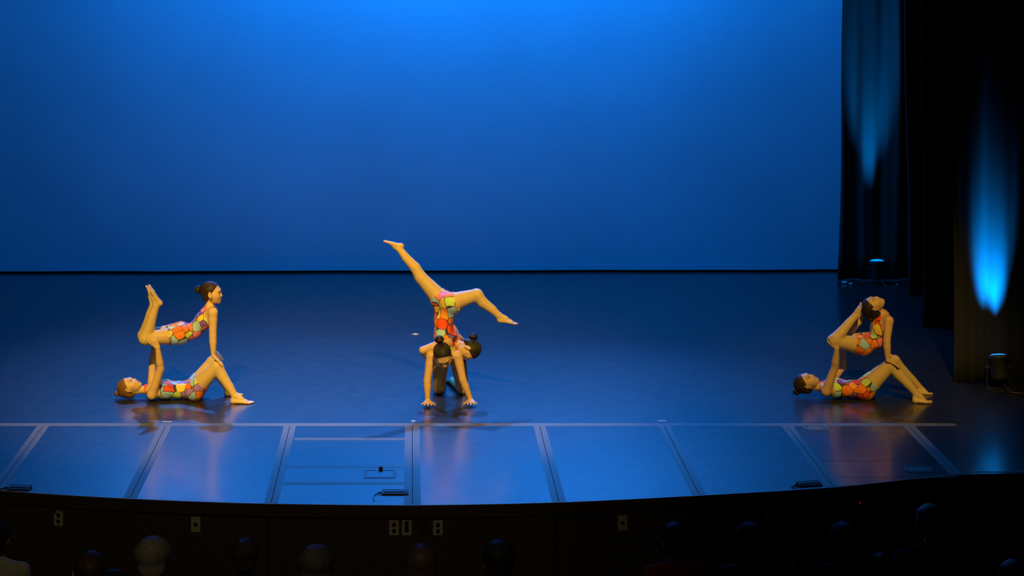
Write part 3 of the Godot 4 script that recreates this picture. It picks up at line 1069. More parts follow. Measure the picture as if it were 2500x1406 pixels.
func scuff_texture() -> ImageTexture:
	var im := Image.create(1024, 1024, false, Image.FORMAT_RGB8)
	im.fill(Color(0.32, 0.32, 0.32))
	var rng := RandomNumberGenerator.new()
	rng.seed = 44
	var ns := FastNoiseLite.new()
	ns.seed = 5
	ns.frequency = 0.012
	for y in 1024:
		for x in 1024:
			var v := 0.33 + 0.09 * ns.get_noise_2d(x, y * 2.2) + 0.03 * ns.get_noise_2d(x * 6.0, y * 9.0)
			im.set_pixel(x, y, Color(v, v, v))
	for i in 900:
		var x := rng.randf() * 1024
		var y := rng.randf() * 1024
		var a := rng.randfn(0.0, 0.25)
		var n := rng.randi_range(6, 60)
		var g := rng.randf_range(0.05, 0.20) if rng.randf() < 0.92 else rng.randf_range(0.3, 0.48)
		for j in n:
			var px := posmod(int(x), 1024)
			var py := posmod(int(y), 1024)
			var c := im.get_pixel(px, py).r + g * (0.5 + 0.5 * sin(PI * j / n))
			im.set_pixel(px, py, Color(c, c, c))
			x += cos(a)
			y += sin(a) * 0.7
			a += rng.randfn(0.0, 0.02)
	return ImageTexture.create_from_image(im)

func noise_tex(freq: float, lo: float, hi: float, seedn: int, size := 512) -> NoiseTexture2D:
	var n := FastNoiseLite.new()
	n.seed = seedn
	n.frequency = freq
	n.fractal_octaves = 4
	var t := NoiseTexture2D.new()
	t.width = size
	t.height = size
	t.seamless = true
	t.noise = n
	var g := Gradient.new()
	g.set_color(0, Color(lo, lo, lo))
	g.set_color(1, Color(hi, hi, hi))
	t.color_ramp = g
	return t

func outlet(label: String, u: float, v: float, kind: int, plate: Material, hole: Material) -> void:
	# on the stage front, under pixel (u, v)
	var z := 14.3
	for i in 6:
		z = front_z((u - VX) / F * z) + 0.004
	var p := at(u, v, z)
	var e := 0.05
	var sl := (front_z(p.x + e) - front_z(p.x - e)) / (2.0 * e)
	var t := thing("wall_outlet", label, "outlet", p, atan(sl), "outlets along the stage front")
	part("plate", boxm(Vector3(-0.035, -0.054, 0.0), Vector3(0.035, 0.054, 0.006), 0.002), plate, t)
	var st := start(true)
	var ax := Transform3D(Basis(Vector3.RIGHT, PI / 2), Vector3(0, 0, 0.0062))
	if kind == 0 or kind == 3:      # two round sockets
		for y in [-0.022, 0.022]:
			var a2 := ax
			a2.origin.y = y
			st = start()
			lathe(st, [Vector2(0.0165, -0.001), Vector2(0.016, 0.0015), Vector2(0.0, 0.0018)], 16, a2)
			part("socket", done(st), hole, t)
	elif kind == 1:                 # one tall opening
		part("socket", boxm(Vector3(-0.014, -0.034, 0.004), Vector3(0.014, 0.048, 0.0075), 0.001), hole, t)
	elif kind == 2:                 # one round connector
		st = start()
		lathe(st, [Vector2(0.0155, -0.001), Vector2(0.015, 0.002), Vector2(0.0, 0.0022)], 20, ax)
		part("socket", done(st), hole, t)
	elif kind == 4:                 # two square switches
		for y in [-0.024, 0.020]:
			part("socket", boxm(Vector3(-0.013, y - 0.015, 0.004), Vector3(0.013, y + 0.015, 0.008), 0.001), hole, t)
	if kind == 5:                   # two square switches and a pilot lamp
		for y in [-0.026, 0.012]:
			part("socket", boxm(Vector3(-0.013, y - 0.014, 0.004), Vector3(0.013, y + 0.014, 0.008), 0.001), hole, t)
		var red := mat(Color(0.3, 0.01, 0.01), 0.3)
		red.emission_enabled = true
		red.emission = Color(0.9, 0.05, 0.03)
		red.emission_energy_multiplier = 0.5
		var a4 := ax
		a4.origin = Vector3(0, 0.034, 0.006)
		st = start(true)
		lathe(st, [Vector2(0.006, 0.0), Vector2(0.005, 0.003), Vector2(0.0, 0.0045)], 12, a4)
		part("pilot_light", done(st), red, t).set_meta("label", "small glowing red pilot light")
	for y in [-0.046, 0.046]:
		st = start()
		var a3 := ax
		a3.origin.y = y
		lathe(st, [Vector2(0.003, 0.0), Vector2(0.0025, 0.001), Vector2(0.0, 0.0012)], 8, a3)
		part("screw", done(st), hole, t)

func floor_mic(label: String, u0: float, v0: float, u1: float, v1: float, m: Material, cab: Material, way: float, tail: float) -> void:
	var a := fl(u0, v0)
	var b := fl(u1, v1)
	var c := (a + b) * 0.5
	var t := thing("boundary_microphone", label, "microphone", c, -atan2(b.z - a.z, b.x - a.x), "boundary microphones along the stage edge")
	var L := a.distance_to(b) * 0.5
	var st := start()
	# a low wedge
	var w := [Vector3(-L, 0, 0.035), Vector3(L, 0, 0.035), Vector3(L, 0, -0.035), Vector3(-L, 0, -0.035), Vector3(-L * 0.97, 0.012, 0.030), Vector3(L * 0.97, 0.012, 0.030), Vector3(L * 0.97, 0.028, -0.030), Vector3(-L * 0.97, 0.028, -0.030)]
	quad(st, w[0], w[1], w[5], w[4]); quad(st, w[1], w[2], w[6], w[5]); quad(st, w[2], w[3], w[7], w[6]); quad(st, w[3], w[0], w[4], w[7]); quad(st, w[4], w[5], w[6], w[7]); quad(st, w[3], w[2], w[1], w[0])
	part("housing", done(st), m, t)
	st = start()
	box(st, Vector3(-L * 0.86, 0.016, -0.018), Vector3(L * 0.86, 0.0215, 0.010), 0.002)
	part("grille", done(st), cab, t)
	st = start()
	tube(st, [Vector3(way * L, 0.012, 0), Vector3(way * (L + 0.03), 0.008, 0.004)], 0.007, 8)
	tube(st, [Vector3(way * (L + 0.03), 0.006, 0.004), Vector3(way * (L + 0.055), 0.004, tail * 0.25), Vector3(way * (L + 0.06), 0.004, tail * 0.6), Vector3(way * (L + 0.05), 0.004, tail)], 0.0035, 6)
	part("cable", done(st), cab, t)

# ------------------------------------------------------------------ people in the seats
func seated(style: int, s: float, hs: float, broad: float, tilt: float, raised := false) -> Dictionary:
	# local: feet on y = 0, facing -z (the stage)
	var d := {}
	d.pelvis = Vector3(0, 0.52, 0.02); d.waist = Vector3(0, 0.68, 0.05); d.chest = Vector3(0, 0.86, 0.03); d.neck = Vector3(0, 1.03, 0.02)
	d.head = Vector3(0, 1.165, -0.01); d.up = Vector3(tilt, 1, 0.02).normalized(); d.fwd = Vector3(0, 0, -1)
	d.fwd = (d.fwd - d.up * d.fwd.dot(d.up)).normalized()
	for k in [["n", 1.0], ["f", -1.0]]:
		var x: float = k[1]
		var n: String = k[0]
		d["sh" + n] = Vector3(0.155 * broad * x, 0.965, 0.02)
		d["el" + n] = Vector3(0.180 * broad * x, 0.70, -0.02)
		d["wr" + n] = Vector3(0.10 * x, 0.60, -0.24)
		d["hip" + n] = Vector3(0.085 * x, 0.51, 0.0)
		d["kn" + n] = Vector3(0.12 * x, 0.50, -0.44)
		d["an" + n] = Vector3(0.12 * x, 0.07, -0.46)
		d["hand" + n] = {"d": Vector3(-0.2 * x, -0.1, -1), "n": Vector3(0, -1, 0), "t": Vector3(-x, 0, 0), "curl": 0.2, "spread": 0.1}
		d["heel" + n] = Vector3(0.12 * x, 0.004, -0.42)
		d["ball" + n] = Vector3(0.125 * x, 0.004, -0.60)
		d["toe" + n] = Vector3(0.125 * x, 0.004, -0.67)
	if raised:      # one hand held up beside the face
		d.elf = Vector3(-0.27, 0.80, -0.12)
		d.wrf = Vector3(-0.245, 1.02, -0.17)
		d.handf = {"d": Vector3(0.05, 1, -0.05), "n": Vector3(0.3, 0, 1), "t": Vector3(1, 0, 0), "curl": 0.25, "spread": 0.2}
	d.cut = 0.98
	d.s = s
	d.arm = 1.1
	d.leg = 0.95
	var up: Vector3 = d.up
	var ax := Basis(up.cross(d.fwd), up, d.fwd)
	var hc: Vector3 = d.head
	var all := body_prims(d, s)
	for sd in ["n", "f"]:
		var lp: Array = limb_prims(d, s, sd).body
		for q: Prim in lp:
			q.cloth = 1
		lp[3].cloth = 0
		all.append_array(lp)
	for q: Prim in all:
		if q.t == 0 and q.a.y > 0.8 and q.a.y < 1.02: q.cloth = 1
	var buf := Buf.new()
	var cb := Buf.new()
	var hb := Buf.new()
	var white := func(_p: Vector3, _t: int) -> Color: return Color.WHITE
	var main := func():
		polygonize(all, 0.018, 0.0, 0, buf, Vector3.ZERO, white)
		var inv := ax.transposed()
		polygonize(head_prims(hc, ax, hs), 0.006, 0.0, 0, buf, Vector3.ZERO, func(p: Vector3, _t: int) -> Color:
			var c := head_color(p, hc, inv, hs, Color.WHITE, Color(0.2, 0.2, 0.2))
			return c)
		for sd in ["n", "f"]:
			var h: Dictionary = d["hand" + sd]
			polygonize(hand_prims(d["wr" + sd], h.d, h.n, h.t, 0.175, 0.2, 0.1), 0.006, 0.0, 0, buf, Vector3.ZERO, white)
			polygonize(foot_prims(d["an" + sd], d["heel" + sd], d["ball" + sd], d["toe" + sd], Vector3(-d["an" + sd].x, 0, 0), 1.25), 0.009, 0.0, 0, buf, Vector3.ZERO, white)
		polygonize(all, 0.014, 0.008, 1, cb, Vector3.ZERO, white)
		polygonize(hair_prims(hc, ax, hs, style), 0.005, 0.0, 0, hb, Vector3.ZERO, white)
		strands(hb, hc, ax, hs, Vector3.ZERO, Vector3(0.1, 0.8, -0.45), 900, [0.003, 0.004, 0.012, 0.008, 0.006][style], 0.9, style, Color(0.9, 0.9, 0.9), 5 + style)
	d.bufs = [buf, cb, hb]
	d.task = main
	return d

# ------------------------------------------------------------------ the place
func band(x0: float, x1: float, y0: float, y1: float, proud: float, thick: float, step := 0.12) -> ArrayMesh:
	# a slab that follows the stage edge
	var st := start()
	var n := maxi(1, int(ceil((x1 - x0) / step)))
	for i in n:
		var xa := lerpf(x0, x1, float(i) / n)
		var xb := lerpf(x0, x1, float(i + 1) / n)
		var za := -front_z(xa) + proud
		var zb := -front_z(xb) + proud
		var p := [Vector3(xa, y0, za), Vector3(xb, y0, zb), Vector3(xb, y1, zb), Vector3(xa, y1, za)]
		var o := Vector3(0, 0, -thick)
		quad(st, p[0], p[1], p[2], p[3])
		quad(st, p[1] + o, p[0] + o, p[3] + o, p[2] + o)
		quad(st, p[3], p[2], p[2] + o, p[3] + o)
		quad(st, p[0] + o, p[1] + o, p[1], p[0])
		if i == 0: quad(st, p[0] + o, p[0], p[3], p[3] + o)
		if i == n - 1: quad(st, p[1], p[1] + o, p[2] + o, p[2])
	return done(st)

func _ready() -> void:
	# ---- camera: the lens looks straight at the backdrop and is shifted down
	var cam := Camera3D.new()
	cam.name = "camera"
	cam.projection = Camera3D.PROJECTION_FRUSTUM
	cam.near = 0.05
	cam.far = 120.0
	cam.size = cam.near * 1406.0 / F
	cam.frustum_offset = Vector2((1250.0 - VX) / F, -(703.0 - VY) / F) * cam.near
	cam.position = Vector3(0, CAM_H, 0)
	add_child(cam)
	cam.current = true
	# ---- no sky: a dark theatre
	var we := WorldEnvironment.new()
	we.name = "world_environment"
	var env := Environment.new()
	env.background_mode = Environment.BG_COLOR
	env.background_color = Color.BLACK
	env.tonemap_mode = Environment.TONE_MAPPER_LINEAR
	env.tonemap_exposure = 1.0
	env.sdfgi_enabled = true
	env.ssao_enabled = true
	env.ssil_enabled = true
	we.environment = env
	add_child(we)
	# ---- stage lights
	var metal := mat(Color(0.02, 0.02, 0.022), 0.5)
	var amber := Color(1.0, 0.67, 0.12)
	var blue := Color(0.030, 0.265, 1.0)
	var foh := "front-of-house lanterns"
	stage_light("black lantern over the seats lighting the pair with raised feet", foh, Vector3(-2.8, 8.4, -8.0), Vector3(-2.0, 0.65, -17.1), amber, 180.0, 11.0, 0.75, 0.10, metal)
	stage_light("black lantern over the seats lighting the pair at centre stage", foh, Vector3(0.6, 8.4, -8.0), Vector3(0.35, 0.75, -17.1), amber, 180.0, 11.0, 0.75, 0.10, metal)
	stage_light("black lantern over the seats lighting the pair beside the curtain", foh, Vector3(3.3, 8.4, -8.0), Vector3(3.9, 0.5, -17.2), amber, 92.0, 8.2, 0.9, 0.10, metal)
	var bk := "lanterns over the back of the stage"
	stage_light("black lantern over the stage throwing blue light behind the pair with raised feet", bk, Vector3(-2.6, 5.5, -22.0), Vector3(-1.9, 0, -17.6), blue, 61.0, 27.0, 1.0, 0.08, metal)
	stage_light("black lantern over the stage throwing blue light behind the centre pair", bk, Vector3(0.15, 5.5, -21.3), Vector3(0.3, 0, -17.4), blue, 61.0, 27.0, 1.0, 0.08, metal)
	stage_light("black lantern over the stage throwing blue light short of the curtain pair", bk, Vector3(2.0, 5.5, -21.8), Vector3(1.9, 0, -17.0), blue, 55.0, 22.0, 1.0, 0.08, metal)
	stage_light("black lantern over the seats with a dim glow on the stage front", foh, Vector3(-1.2, 8.2, -3.0), Vector3(-1.4, -0.35, -14.0), Color(1.0, 0.75, 0.35), 9.5, 17.0, 0.9, 0.15, metal)
	# the strip light that washes the cyclorama from above
	var sp := Vector3(0.4, 6.6, -21.4)
	var strip_t := thing("strip_light", "long blue strip light hung above the blue backdrop", "stage light", sp)
	var sdir := Vector3(0, -0.62, -0.78).normalized()
	var sb := Basis(Vector3.RIGHT, (-sdir).cross(Vector3.RIGHT), -sdir)
	part("housing", boxm(Vector3(-3.5, -0.2, 0.0), Vector3(3.5, 0.2, 0.16), 0.01, Transform3D(sb, Vector3.ZERO)), metal, strip_t)
	var lens_m := mat(Color(0.2, 0.2, 0.2), 0.3)
	lens_m.emission_enabled = true
	lens_m.emission = Color(0.01, 0.22, 1.0).linear_to_srgb()
	lens_m.emission_energy_multiplier = 1.5
	for i in 17:
		var cx := -3.2 + 0.4 * i
		part("lens", boxm(Vector3(cx - 0.18, -0.17, -0.006), Vector3(cx + 0.18, 0.17, 0.004), 0.004, Transform3D(sb, Vector3.ZERO)), lens_m, strip_t)
	var al := AreaLight3D.new()
	al.name = "wash"
	al.area_size = Vector2(6.6, 0.34)
	al.light_color = Color(0.004, 0.30, 1.0).linear_to_srgb()
	al.light_energy = 70.0
	al.area_range = 60.0
	al.area_attenuation = 2.0
	al.shadow_enabled = true
	al.transform = Transform3D(sb, sdir * 0.02)
	strip_t.add_child(al)

	# ---- the room
	var black := mat(Color(0.012, 0.012, 0.012), 0.85, 0.3)
	struct("wall_back", "black back wall of the stage house", boxm(Vector3(-9, -1.2, -26.3), Vector3(9, 9, -26.0)), black)
	struct("wall_left", "black side wall of the theatre", boxm(Vector3(-9.3, -1.2, -26.3), Vector3(-9, 9, 3.3)), black)
	struct("wall_right", "black side wall of the theatre beyond the curtains", boxm(Vector3(9, -1.2, -26.3), Vector3(9.3, 9, 3.3)), black)
	struct("wall_rear", "black rear wall of the auditorium", boxm(Vector3(-9, -1.2, 3.0), Vector3(9, 9, 3.3)), black)
	struct("ceiling", "black ceiling of the theatre", boxm(Vector3(-9.3, 9, -26.3), Vector3(9.3, 9.3, 3.3)), black)
	var carpet := mat(Color(0.015, 0.012, 0.012), 0.95, 0.2)
	# the raked floor of the auditorium
	var hall := Node3D.new()
	hall.name = "floor_auditorium"
	add_child(hall)
	tag(hall, "dark stepped floor under the audience", "", "", "structure")
	part("pit_floor", boxm(Vector3(-9, -1.3, -14.9), Vector3(9, -1.0, -12.6)), carpet, hall)
	part("tier", boxm(Vector3(-9, -1.3, -12.6), Vector3(9, -0.72, -11.5)), carpet, hall)
	part("tier", boxm(Vector3(-9, -1.3, -11.5), Vector3(9, -0.46, -10.1)), carpet, hall)
	part("tier", boxm(Vector3(-9, -1.3, -10.1), Vector3(9, -0.2, -9.05)), carpet, hall)
	part("tier", boxm(Vector3(-9, -1.3, -9.05), Vector3(9, 0.06, 3.0)), carpet, hall)
	# ---- stage floor
	var fm := mat(Color(0.17, 0.20, 0.25), 0.46, 0.40)
	fm.clearcoat_enabled = true
	fm.clearcoat = 0.8
	fm.clearcoat_roughness = 0.18
	fm.albedo_texture = scuff_texture()
	fm.uv1_triplanar = true
	fm.uv1_world_triplanar = true
	fm.uv1_scale = Vector3(0.36, 0.36, 0.36)
	fm.roughness_texture = noise_tex(0.02, 0.90, 1.0, 3)
	var tape_m := mat(Color(0.115, 0.112, 0.105), 0.66, 0.45)
	var tape_d := mat(Color(0.03, 0.03, 0.03), 0.6, 0.4)
	var white_m := mat(Color(0.7, 0.7, 0.68), 0.6)
	var fr := Node3D.new()
	fr.name = "floor"
	add_child(fr)
	tag(fr, "glossy black dance floor with taped apron panels", "", "", "structure")
	var zt := F * CAM_H / (1033.0 - VY)
	part("deck", boxm(Vector3(-9, -0.12, -26.0), Vector3(9, 0.0, -zt - 0.003)), fm, fr)
	part("core", band(-9, 9, -0.98, -0.10, -0.06, 2.0, 0.4), black, fr)
	var X := [-9.0, -5.1, -4.06, -3.04, -2.03, -1.005, 0.005, 1.055, 2.085, 3.10, 4.10, 9.0]
	var splits := {5: [1069.0, 1138.0, 1177.0], 9: [1058.0, 1125.0, 1165.0]}
	for i in X.size() - 1:
		var x0: float = X[i] + 0.0025
		var x1: float = X[i + 1] - 0.0025
		var rows := [zt - 0.002]
		for v in splits.get(i, []):
			rows.append(F * CAM_H / (v - VY))
		for r in rows.size():
			var top: float = rows[r] - (0.003 if r > 0 else 0.0)
			var poly := []
			if r + 1 < rows.size():
				poly = [Vector2(x0, -(rows[r + 1] + 0.003)), Vector2(x1, -(rows[r + 1] + 0.003))]
			else:
				for s in 11:
					var x := lerpf(x0, x1, s / 10.0)
					poly.append(Vector2(x, -front_z(x)))
			poly.append(Vector2(x1, -top))
			poly.append(Vector2(x0, -top))
			part("panel", prism(poly, -0.09, 0.0, 0.0012), fm, fr)
	# tape over the joints: a pair of strips each side of the joint
	for i in range(2, 11):
		var xa: float = X[i]
		for sd in [-1.0, 1.0]:
			var w := 0.058 if i == 6 else 0.048
			var xx: float = xa + sd * (w * 0.5 + 0.0022)
			part("tape", strip(Vector3(xx, 0, -zt + 0.095), Vector3(xx, 0, -front_z(xx) - 0.004), w, 0.0002, 0.0016), tape_m, fr)
	part("tape", strip(Vector3(-9, 0, -zt + 0.048), Vector3(4.5, 0, -zt + 0.048), 0.092, 0.0002, 0.0010), tape_m, fr)
	for v: float in [1069.0, 1138.0, 1177.0]:
		var tw: float = {1069.0: 0.070, 1138.0: 0.036, 1177.0: 0.060}[v]
		var z: float = -F * CAM_H / (v - VY)
		part("tape", strip(Vector3(X[5] + 0.06, 0, z + tw * 0.5 + 0.004), Vector3(X[6] - 0.06, 0, z + tw * 0.5 + 0.004), tw, 0.0002, 0.0012), tape_m, fr)
	# white tape marks
	for w in [[1004, 1028, 1014, 1028, 0.02], [1606, 1028, 1626, 1028, 0.018], [396, 1030, 420, 1030, 0.012], [2382, 1152, 2560, 1152, 0.012]]:
		part("tape_mark", strip(fl(w[0], w[1]), fl(w[2], w[3]), w[4], 0.0018, 0.0032), white_m, fr)
	# covers of floor pockets
	for w in [[892, 1148, 963, 1167], [2206, 1138, 2276, 1151], [1962, 1039, 2022, 1050]]:
		var a := fl(w[0], w[1])
		var b := fl(w[2], w[3])
		var c := Vector3((a.x + b.x) * 0.5, 0.0, (a.z + b.z) * 0.5)
		var e := Vector3(absf(b.x - a.x) * 0.5, 0, absf(b.z - a.z) * 0.5)
		var pk := thing("floor_pocket", ["floor pocket cover with a black knob beside a taped joint", "flat floor pocket cover near the stage edge corner", "flat floor pocket cover before the pair beside the curtain"][[892, 2206, 1962].find(w[0])], "floor cover", c, 0.0, "floor pocket covers on the apron")
		part("lid", boxm(Vector3(-e.x + 0.022, 0.0004, -e.z + 0.022), Vector3(e.x - 0.022, 0.0022, e.z - 0.022), 0.0006), fm if w[0] == 892 else tape_m, pk)
		for sd in [-1.0, 1.0]:
			part("rim", boxm(Vector3(-e.x, 0.0004, e.z * sd - 0.012), Vector3(e.x, 0.003, e.z * sd + 0.012), 0.0008), tape_m, pk)
			part("rim", boxm(Vector3(e.x * sd - 0.010, 0.0004, -e.z + 0.012), Vector3(e.x * sd + 0.010, 0.003, e.z - 0.012), 0.0008), tape_m, pk)
		if w[0] == 892:
			var st := start(true)
			lathe(st, [Vector2(0.0, 0.0), Vector2(0.012, 0.001), Vector2(0.017, 0.010), Vector2(0.015, 0.022), Vector2(0.007, 0.028), Vector2(0, 0.029)], 14, Transform3D(Basis(), Vector3(0.006, 0.003, -e.z + 0.01)))
			part("knob", done(st), tape_d, pk)
	# ---- front of the stage
	var face_m := mat(Color(0.062, 0.048, 0.030), 0.7, 0.4)
	face_m.albedo_texture = noise_tex(0.08, 0.75, 1.0, 9)
	face_m.uv1_triplanar = true
	face_m.uv1_world_triplanar = true
	face_m.uv1_scale = Vector3(2, 2, 2)
	var edge_m := mat(Color(0.24, 0.17, 0.10), 0.5, 0.5)
	var wf := Node3D.new()
	wf.name = "wall_front"
	add_child(wf)
	tag(wf, "dark curved front of the stage with a nosing and panels", "", "", "structure")
	var seams := [-9.0, -5.12, -3.07, -1.02, 1.03, 3.08, 5.13, 9.0]
	for i in seams.size() - 1:
		part("panel", band(seams[i] + 0.004, seams[i + 1] - 0.004, -0.99, -0.106, 0.0, 0.05), face_m, wf)
		part("nosing", band(seams[i] + 0.002, seams[i + 1] - 0.002, -0.092, -0.006, 0.014, 0.05), face_m, wf)
	part("edge_strip", band(-9, 9, -0.006, 0.0005, 0.016, 0.014), edge_m, wf)
	# ---- cyclorama
	var cyc_m := mat(Color(0.30, 0.52, 0.76), 0.9, 0.2)
	cyc_m.albedo_texture = noise_tex(0.006, 0.94, 1.0, 17)
	cyc_m.uv1_triplanar = true
	cyc_m.uv1_world_triplanar = true
	cyc_m.uv1_scale = Vector3(0.12, 0.12, 0.12)
	var ca := fl(0, 668)
	var cb := fl(2060, 663)
	var cl := (cb - ca) / (cb.x - ca.x)
	ca += cl * (-6.6 - ca.x)
	cb += cl * (6.2 - cb.x)
	var cyc := thing("cyclorama", "tall blue-lit seamless cloth backdrop behind the stage", "backdrop", (ca + cb) * 0.5)
	var st := start(true)
	var rows := []
	for j in 31:
		var row := []
		for i in 61:
			var p := ca.lerp(cb, i / 60.0) - cyc.position
			var y := 0.09 + 7.0 * j / 30.0
			p.y = y
			p.z += 0.010 * sin(p.x * 1.9) * exp(-y * 0.25) + 0.006 * sin(p.x * 4.3 + 1.0) * exp(-y * 0.8)
			row.append(p)
		rows.append(row)
	var bo := Vector3(0, 0, -0.004)
	for j in 30:
		for i in 60:
			quad(st, rows[j][i], rows[j][i + 1], rows[j + 1][i + 1], rows[j + 1][i])
			quad(st, rows[j][i + 1] + bo, rows[j][i] + bo, rows[j + 1][i] + bo, rows[j + 1][i + 1] + bo)
	part("cloth", done(st), cyc_m, cyc)
	st = start()
	for i in 60:
		var p0: Vector3 = rows[0][i]
		var p1: Vector3 = rows[0][i + 1]
		p0.y = 0; p1.y = 0
		var prof := [Vector3(0, 0.026, -0.004), Vector3(0, 0.026, 0.0012), Vector3(0, 0.090, 0.0012), Vector3(0, 0.0905, 0.0)]
		for k in 3:
			quad(st, p0 + prof[k], p1 + prof[k], p1 + prof[k + 1], p0 + prof[k + 1])
	part("hem", done(st), cyc_m, cyc)
	# ---- side curtains
	var velour := mat(Color(0.024, 0.025, 0.027), 0.9, 0.25)
	velour.rim_enabled = true
	velour.rim = 0.05
	velour.rim_tint = 0.5
	curtain("dark curtain beside the blue backdrop with a soft blue glow", at(2062, 0, 23.0).x, 7.4, -23.0, 7.0, -0.09, 0.035, 0.30, 0.6, velour, 2)
	curtain("black curtain behind the blue-lit curtain, standing next to the soft glow", at(2204, 0, 22.0).x, 7.6, -22.0, 7.0, 0.05, 0.05, 0.32, 0.2, velour, 5)
	curtain("black curtain just upstage of the brightly lit blue curtain", at(2249, 0, 20.3).x, 7.8, -20.3, 7.0, 0.0, 0.05, 0.34, 1.0, velour, 7)
	curtain("curtain with a bright blue beam rising from a floor light", at(2322, 0, 17.76).x, 7.6, -17.76, 7.0, 0.03, 0.020, 0.27, -2.3, velour, 11, 0.15)
	# ---- floor lights
	var plate_m := mat(Color(0.5, 0.5, 0.45), 0.4)
	par_light("black floor light at the foot of the bright blue beam", fl(2437, 950), Vector3(0, 1, -0.33), 0.285, Color(0.0, 0.30, 1.0), 85.0, 13.5, 1.0, metal, plate_m)
	par_light("black floor light at the foot of the softly glowing curtain beside the backdrop", fl(2141, 694), Vector3(0, 1, -0.12), 0.26, Color(0.0, 0.30, 1.0), 75.0, 11.0, 1.0, metal, plate_m)

	# ---- people
	var gs := gymnasts()
	var tasks := []
	for g in gs:
		tasks.append_array(gymnast_tasks(g))
	var seats := {
		"short": seated(3, 1.0, 1.08, 1.1, 0.0), "bald": seated(4, 1.0, 1.08, 1.15, 0.03), "long": seated(2, 0.95, 1.04, 0.95, -0.04), "round": seated(1, 0.95, 1.02, 1.0, 0.06), "raised": seated(2, 0.95, 1.04, 0.95, 0.03, true)}
	for k in seats:
		tasks.append(seats[k].task)
	run_all(tasks)
	var skin_m := vmat(0.55, 0.4)
	var cloth_m := vmat(0.6, 0.35)
	var hair_m := vmat(0.55, 0.4)
	for g in gs:
		gymnast_node(g, skin_m, cloth_m, hair_m)
	var body_mesh := {}
	for k in seats:
		body_mesh[k] = [mesh_of(seats[k].bufs[0]), mesh_of(seats[k].bufs[1]), mesh_of(seats[k].bufs[2])]
	var skin_v := vmat(0.6, 0.4)
	skin_v.albedo_color = Color(0.50, 0.29, 0.19).linear_to_srgb()
	var aud := "audience seen from behind"
	# [label, style, head centre u, head top v, depth, floor, turn, hair, shirt, scale across]
	var rowa := [
		["audience member in a pale grey shirt below the drooping cable", "short", -14, 1262, 11.9, -0.72, 0.0, Color(0.02, 0.014, 0.01), Color(0.25, 0.26, 0.24), 1.0],
		["audience member with reddish brown hair beside the white-haired one", "round", 218, 1336, 9.6, -0.2, 0.2, Color(0.05, 0.022, 0.014), Color(0.02, 0.02, 0.025), 1.0],
		["small audience member in black, low beside the reddish-haired one", "round", 277, 1380, 8.6, 0.06, 0.0, Color(0.012, 0.01, 0.01), Color(0.015, 0.015, 0.02), 0.9],
		["audience member with thick white hair", "short", 373, 1309, 10.7, -0.46, 0.0, Color(0.20, 0.19, 0.18), Color(0.03, 0.03, 0.05), 1.0],
		["dark-haired audience member in the gap between white and grey heads", "short", 600, 1313, 11.9, -0.72, -0.1, Color(0.05, 0.03, 0.025), Color(0.02, 0.02, 0.02), 0.95],
		["audience member with a broad dark grey head of hair", "short", 772, 1329, 10.7, -0.46, 0.0, Color(0.10, 0.09, 0.085), Color(0.02, 0.02, 0.02), 1.06],
		["audience member with wavy brown hair below the bright outlets", "long", 1027, 1328, 10.7, -0.46, 0.1, Color(0.09, 0.055, 0.035), Color(0.03, 0.02, 0.02), 0.95],
		["dark-haired audience member beside the wavy brown head", "short", 1219, 1317, 10.7, -0.46, 0.0, Color(0.03, 0.025, 0.03), Color(0.02, 0.02, 0.02), 0.95],
		["dark-haired audience member in a red shirt with narrow shoulders", "short", 1651, 1273, 11.9, -0.72, 0.0, Color(0.03, 0.022, 0.022), Color(0.20, 0.012, 0.012), 0.95],
		["audience member all in black beside the narrow red shirt", "long", 1832, 1274, 11.9, -0.72, 0.0, Color(0.012, 0.01, 0.012), Color(0.012, 0.012, 0.02), 1.0],
		["audience member with long dark hair, a purple top and one raised hand", "raised", 2060, 1273, 11.9, -0.72, 0.0, Color(0.03, 0.026, 0.03), Color(0.09, 0.015, 0.06), 1.0],
		["small audience member in black between the purple top and the broad red shirt", "round", 2150, 1342, 10.7, -0.46, 0.0, Color(0.012, 0.01, 0.012), Color(0.015, 0.015, 0.02), 0.9],
		["balding grey-haired audience member in a broad dark red shirt", "bald", 2271, 1221, 11.9, -0.72, 0.15, Color(0.28, 0.25, 0.24), Color(0.16, 0.012, 0.010), 1.0],
		["balding dark-shirted audience member below the bright blue beam", "bald", 2474, 1358, 10.7, -0.46, 0.0, Color(0.10, 0.08, 0.07), Color(0.02, 0.02, 0.02), 1.0]]
	for a in rowa:
		var p := at(a[2], a[3], a[4])
		var sc: float = (p.y - a[5]) / 1.295
		var t := thing("person", a[0], "person", Vector3(p.x, a[5], p.z), a[6], aud)
		t.scale = Vector3(lerpf(1.0, sc, 0.6) * a[9], sc, lerpf(1.0, sc, 0.6) * a[9])
		part("body", body_mesh[a[1]][0], skin_v, t)
		part("clothes", body_mesh[a[1]][1], mat(a[8], 0.85, 0.2), t)
		var hm := mat(a[7] * 1.1, 0.55, 0.4)
		hm.vertex_color_use_as_albedo = true
		part("hair", body_mesh[a[1]][2], hm, t)
	# the benches they sit on
	for b in [[-11.9, -0.72, "trim_1"], [-10.7, -0.46, "trim_2"], [-9.6, -0.2, "trim_3"], [-8.6, 0.06, "trim_4"]]:
		struct(b[2], "dark row of seats under the audience", boxm(Vector3(-6, b[1], b[0] - 0.16), Vector3(6, b[1] + 0.415, b[0] + 0.22), 0.02), carpet)

	# ---- small things
	var steel := mat(Color(0.55, 0.52, 0.42), 0.35, 0.5, 0.3)
	var beige := mat(Color(0.42, 0.38, 0.27), 0.5)
	var hole_m := mat(Color(0.01, 0.01, 0.01), 0.5)
	outlet("beige outlet with two sockets under the hanging cable", 143, 1265, 0, beige, hole_m)
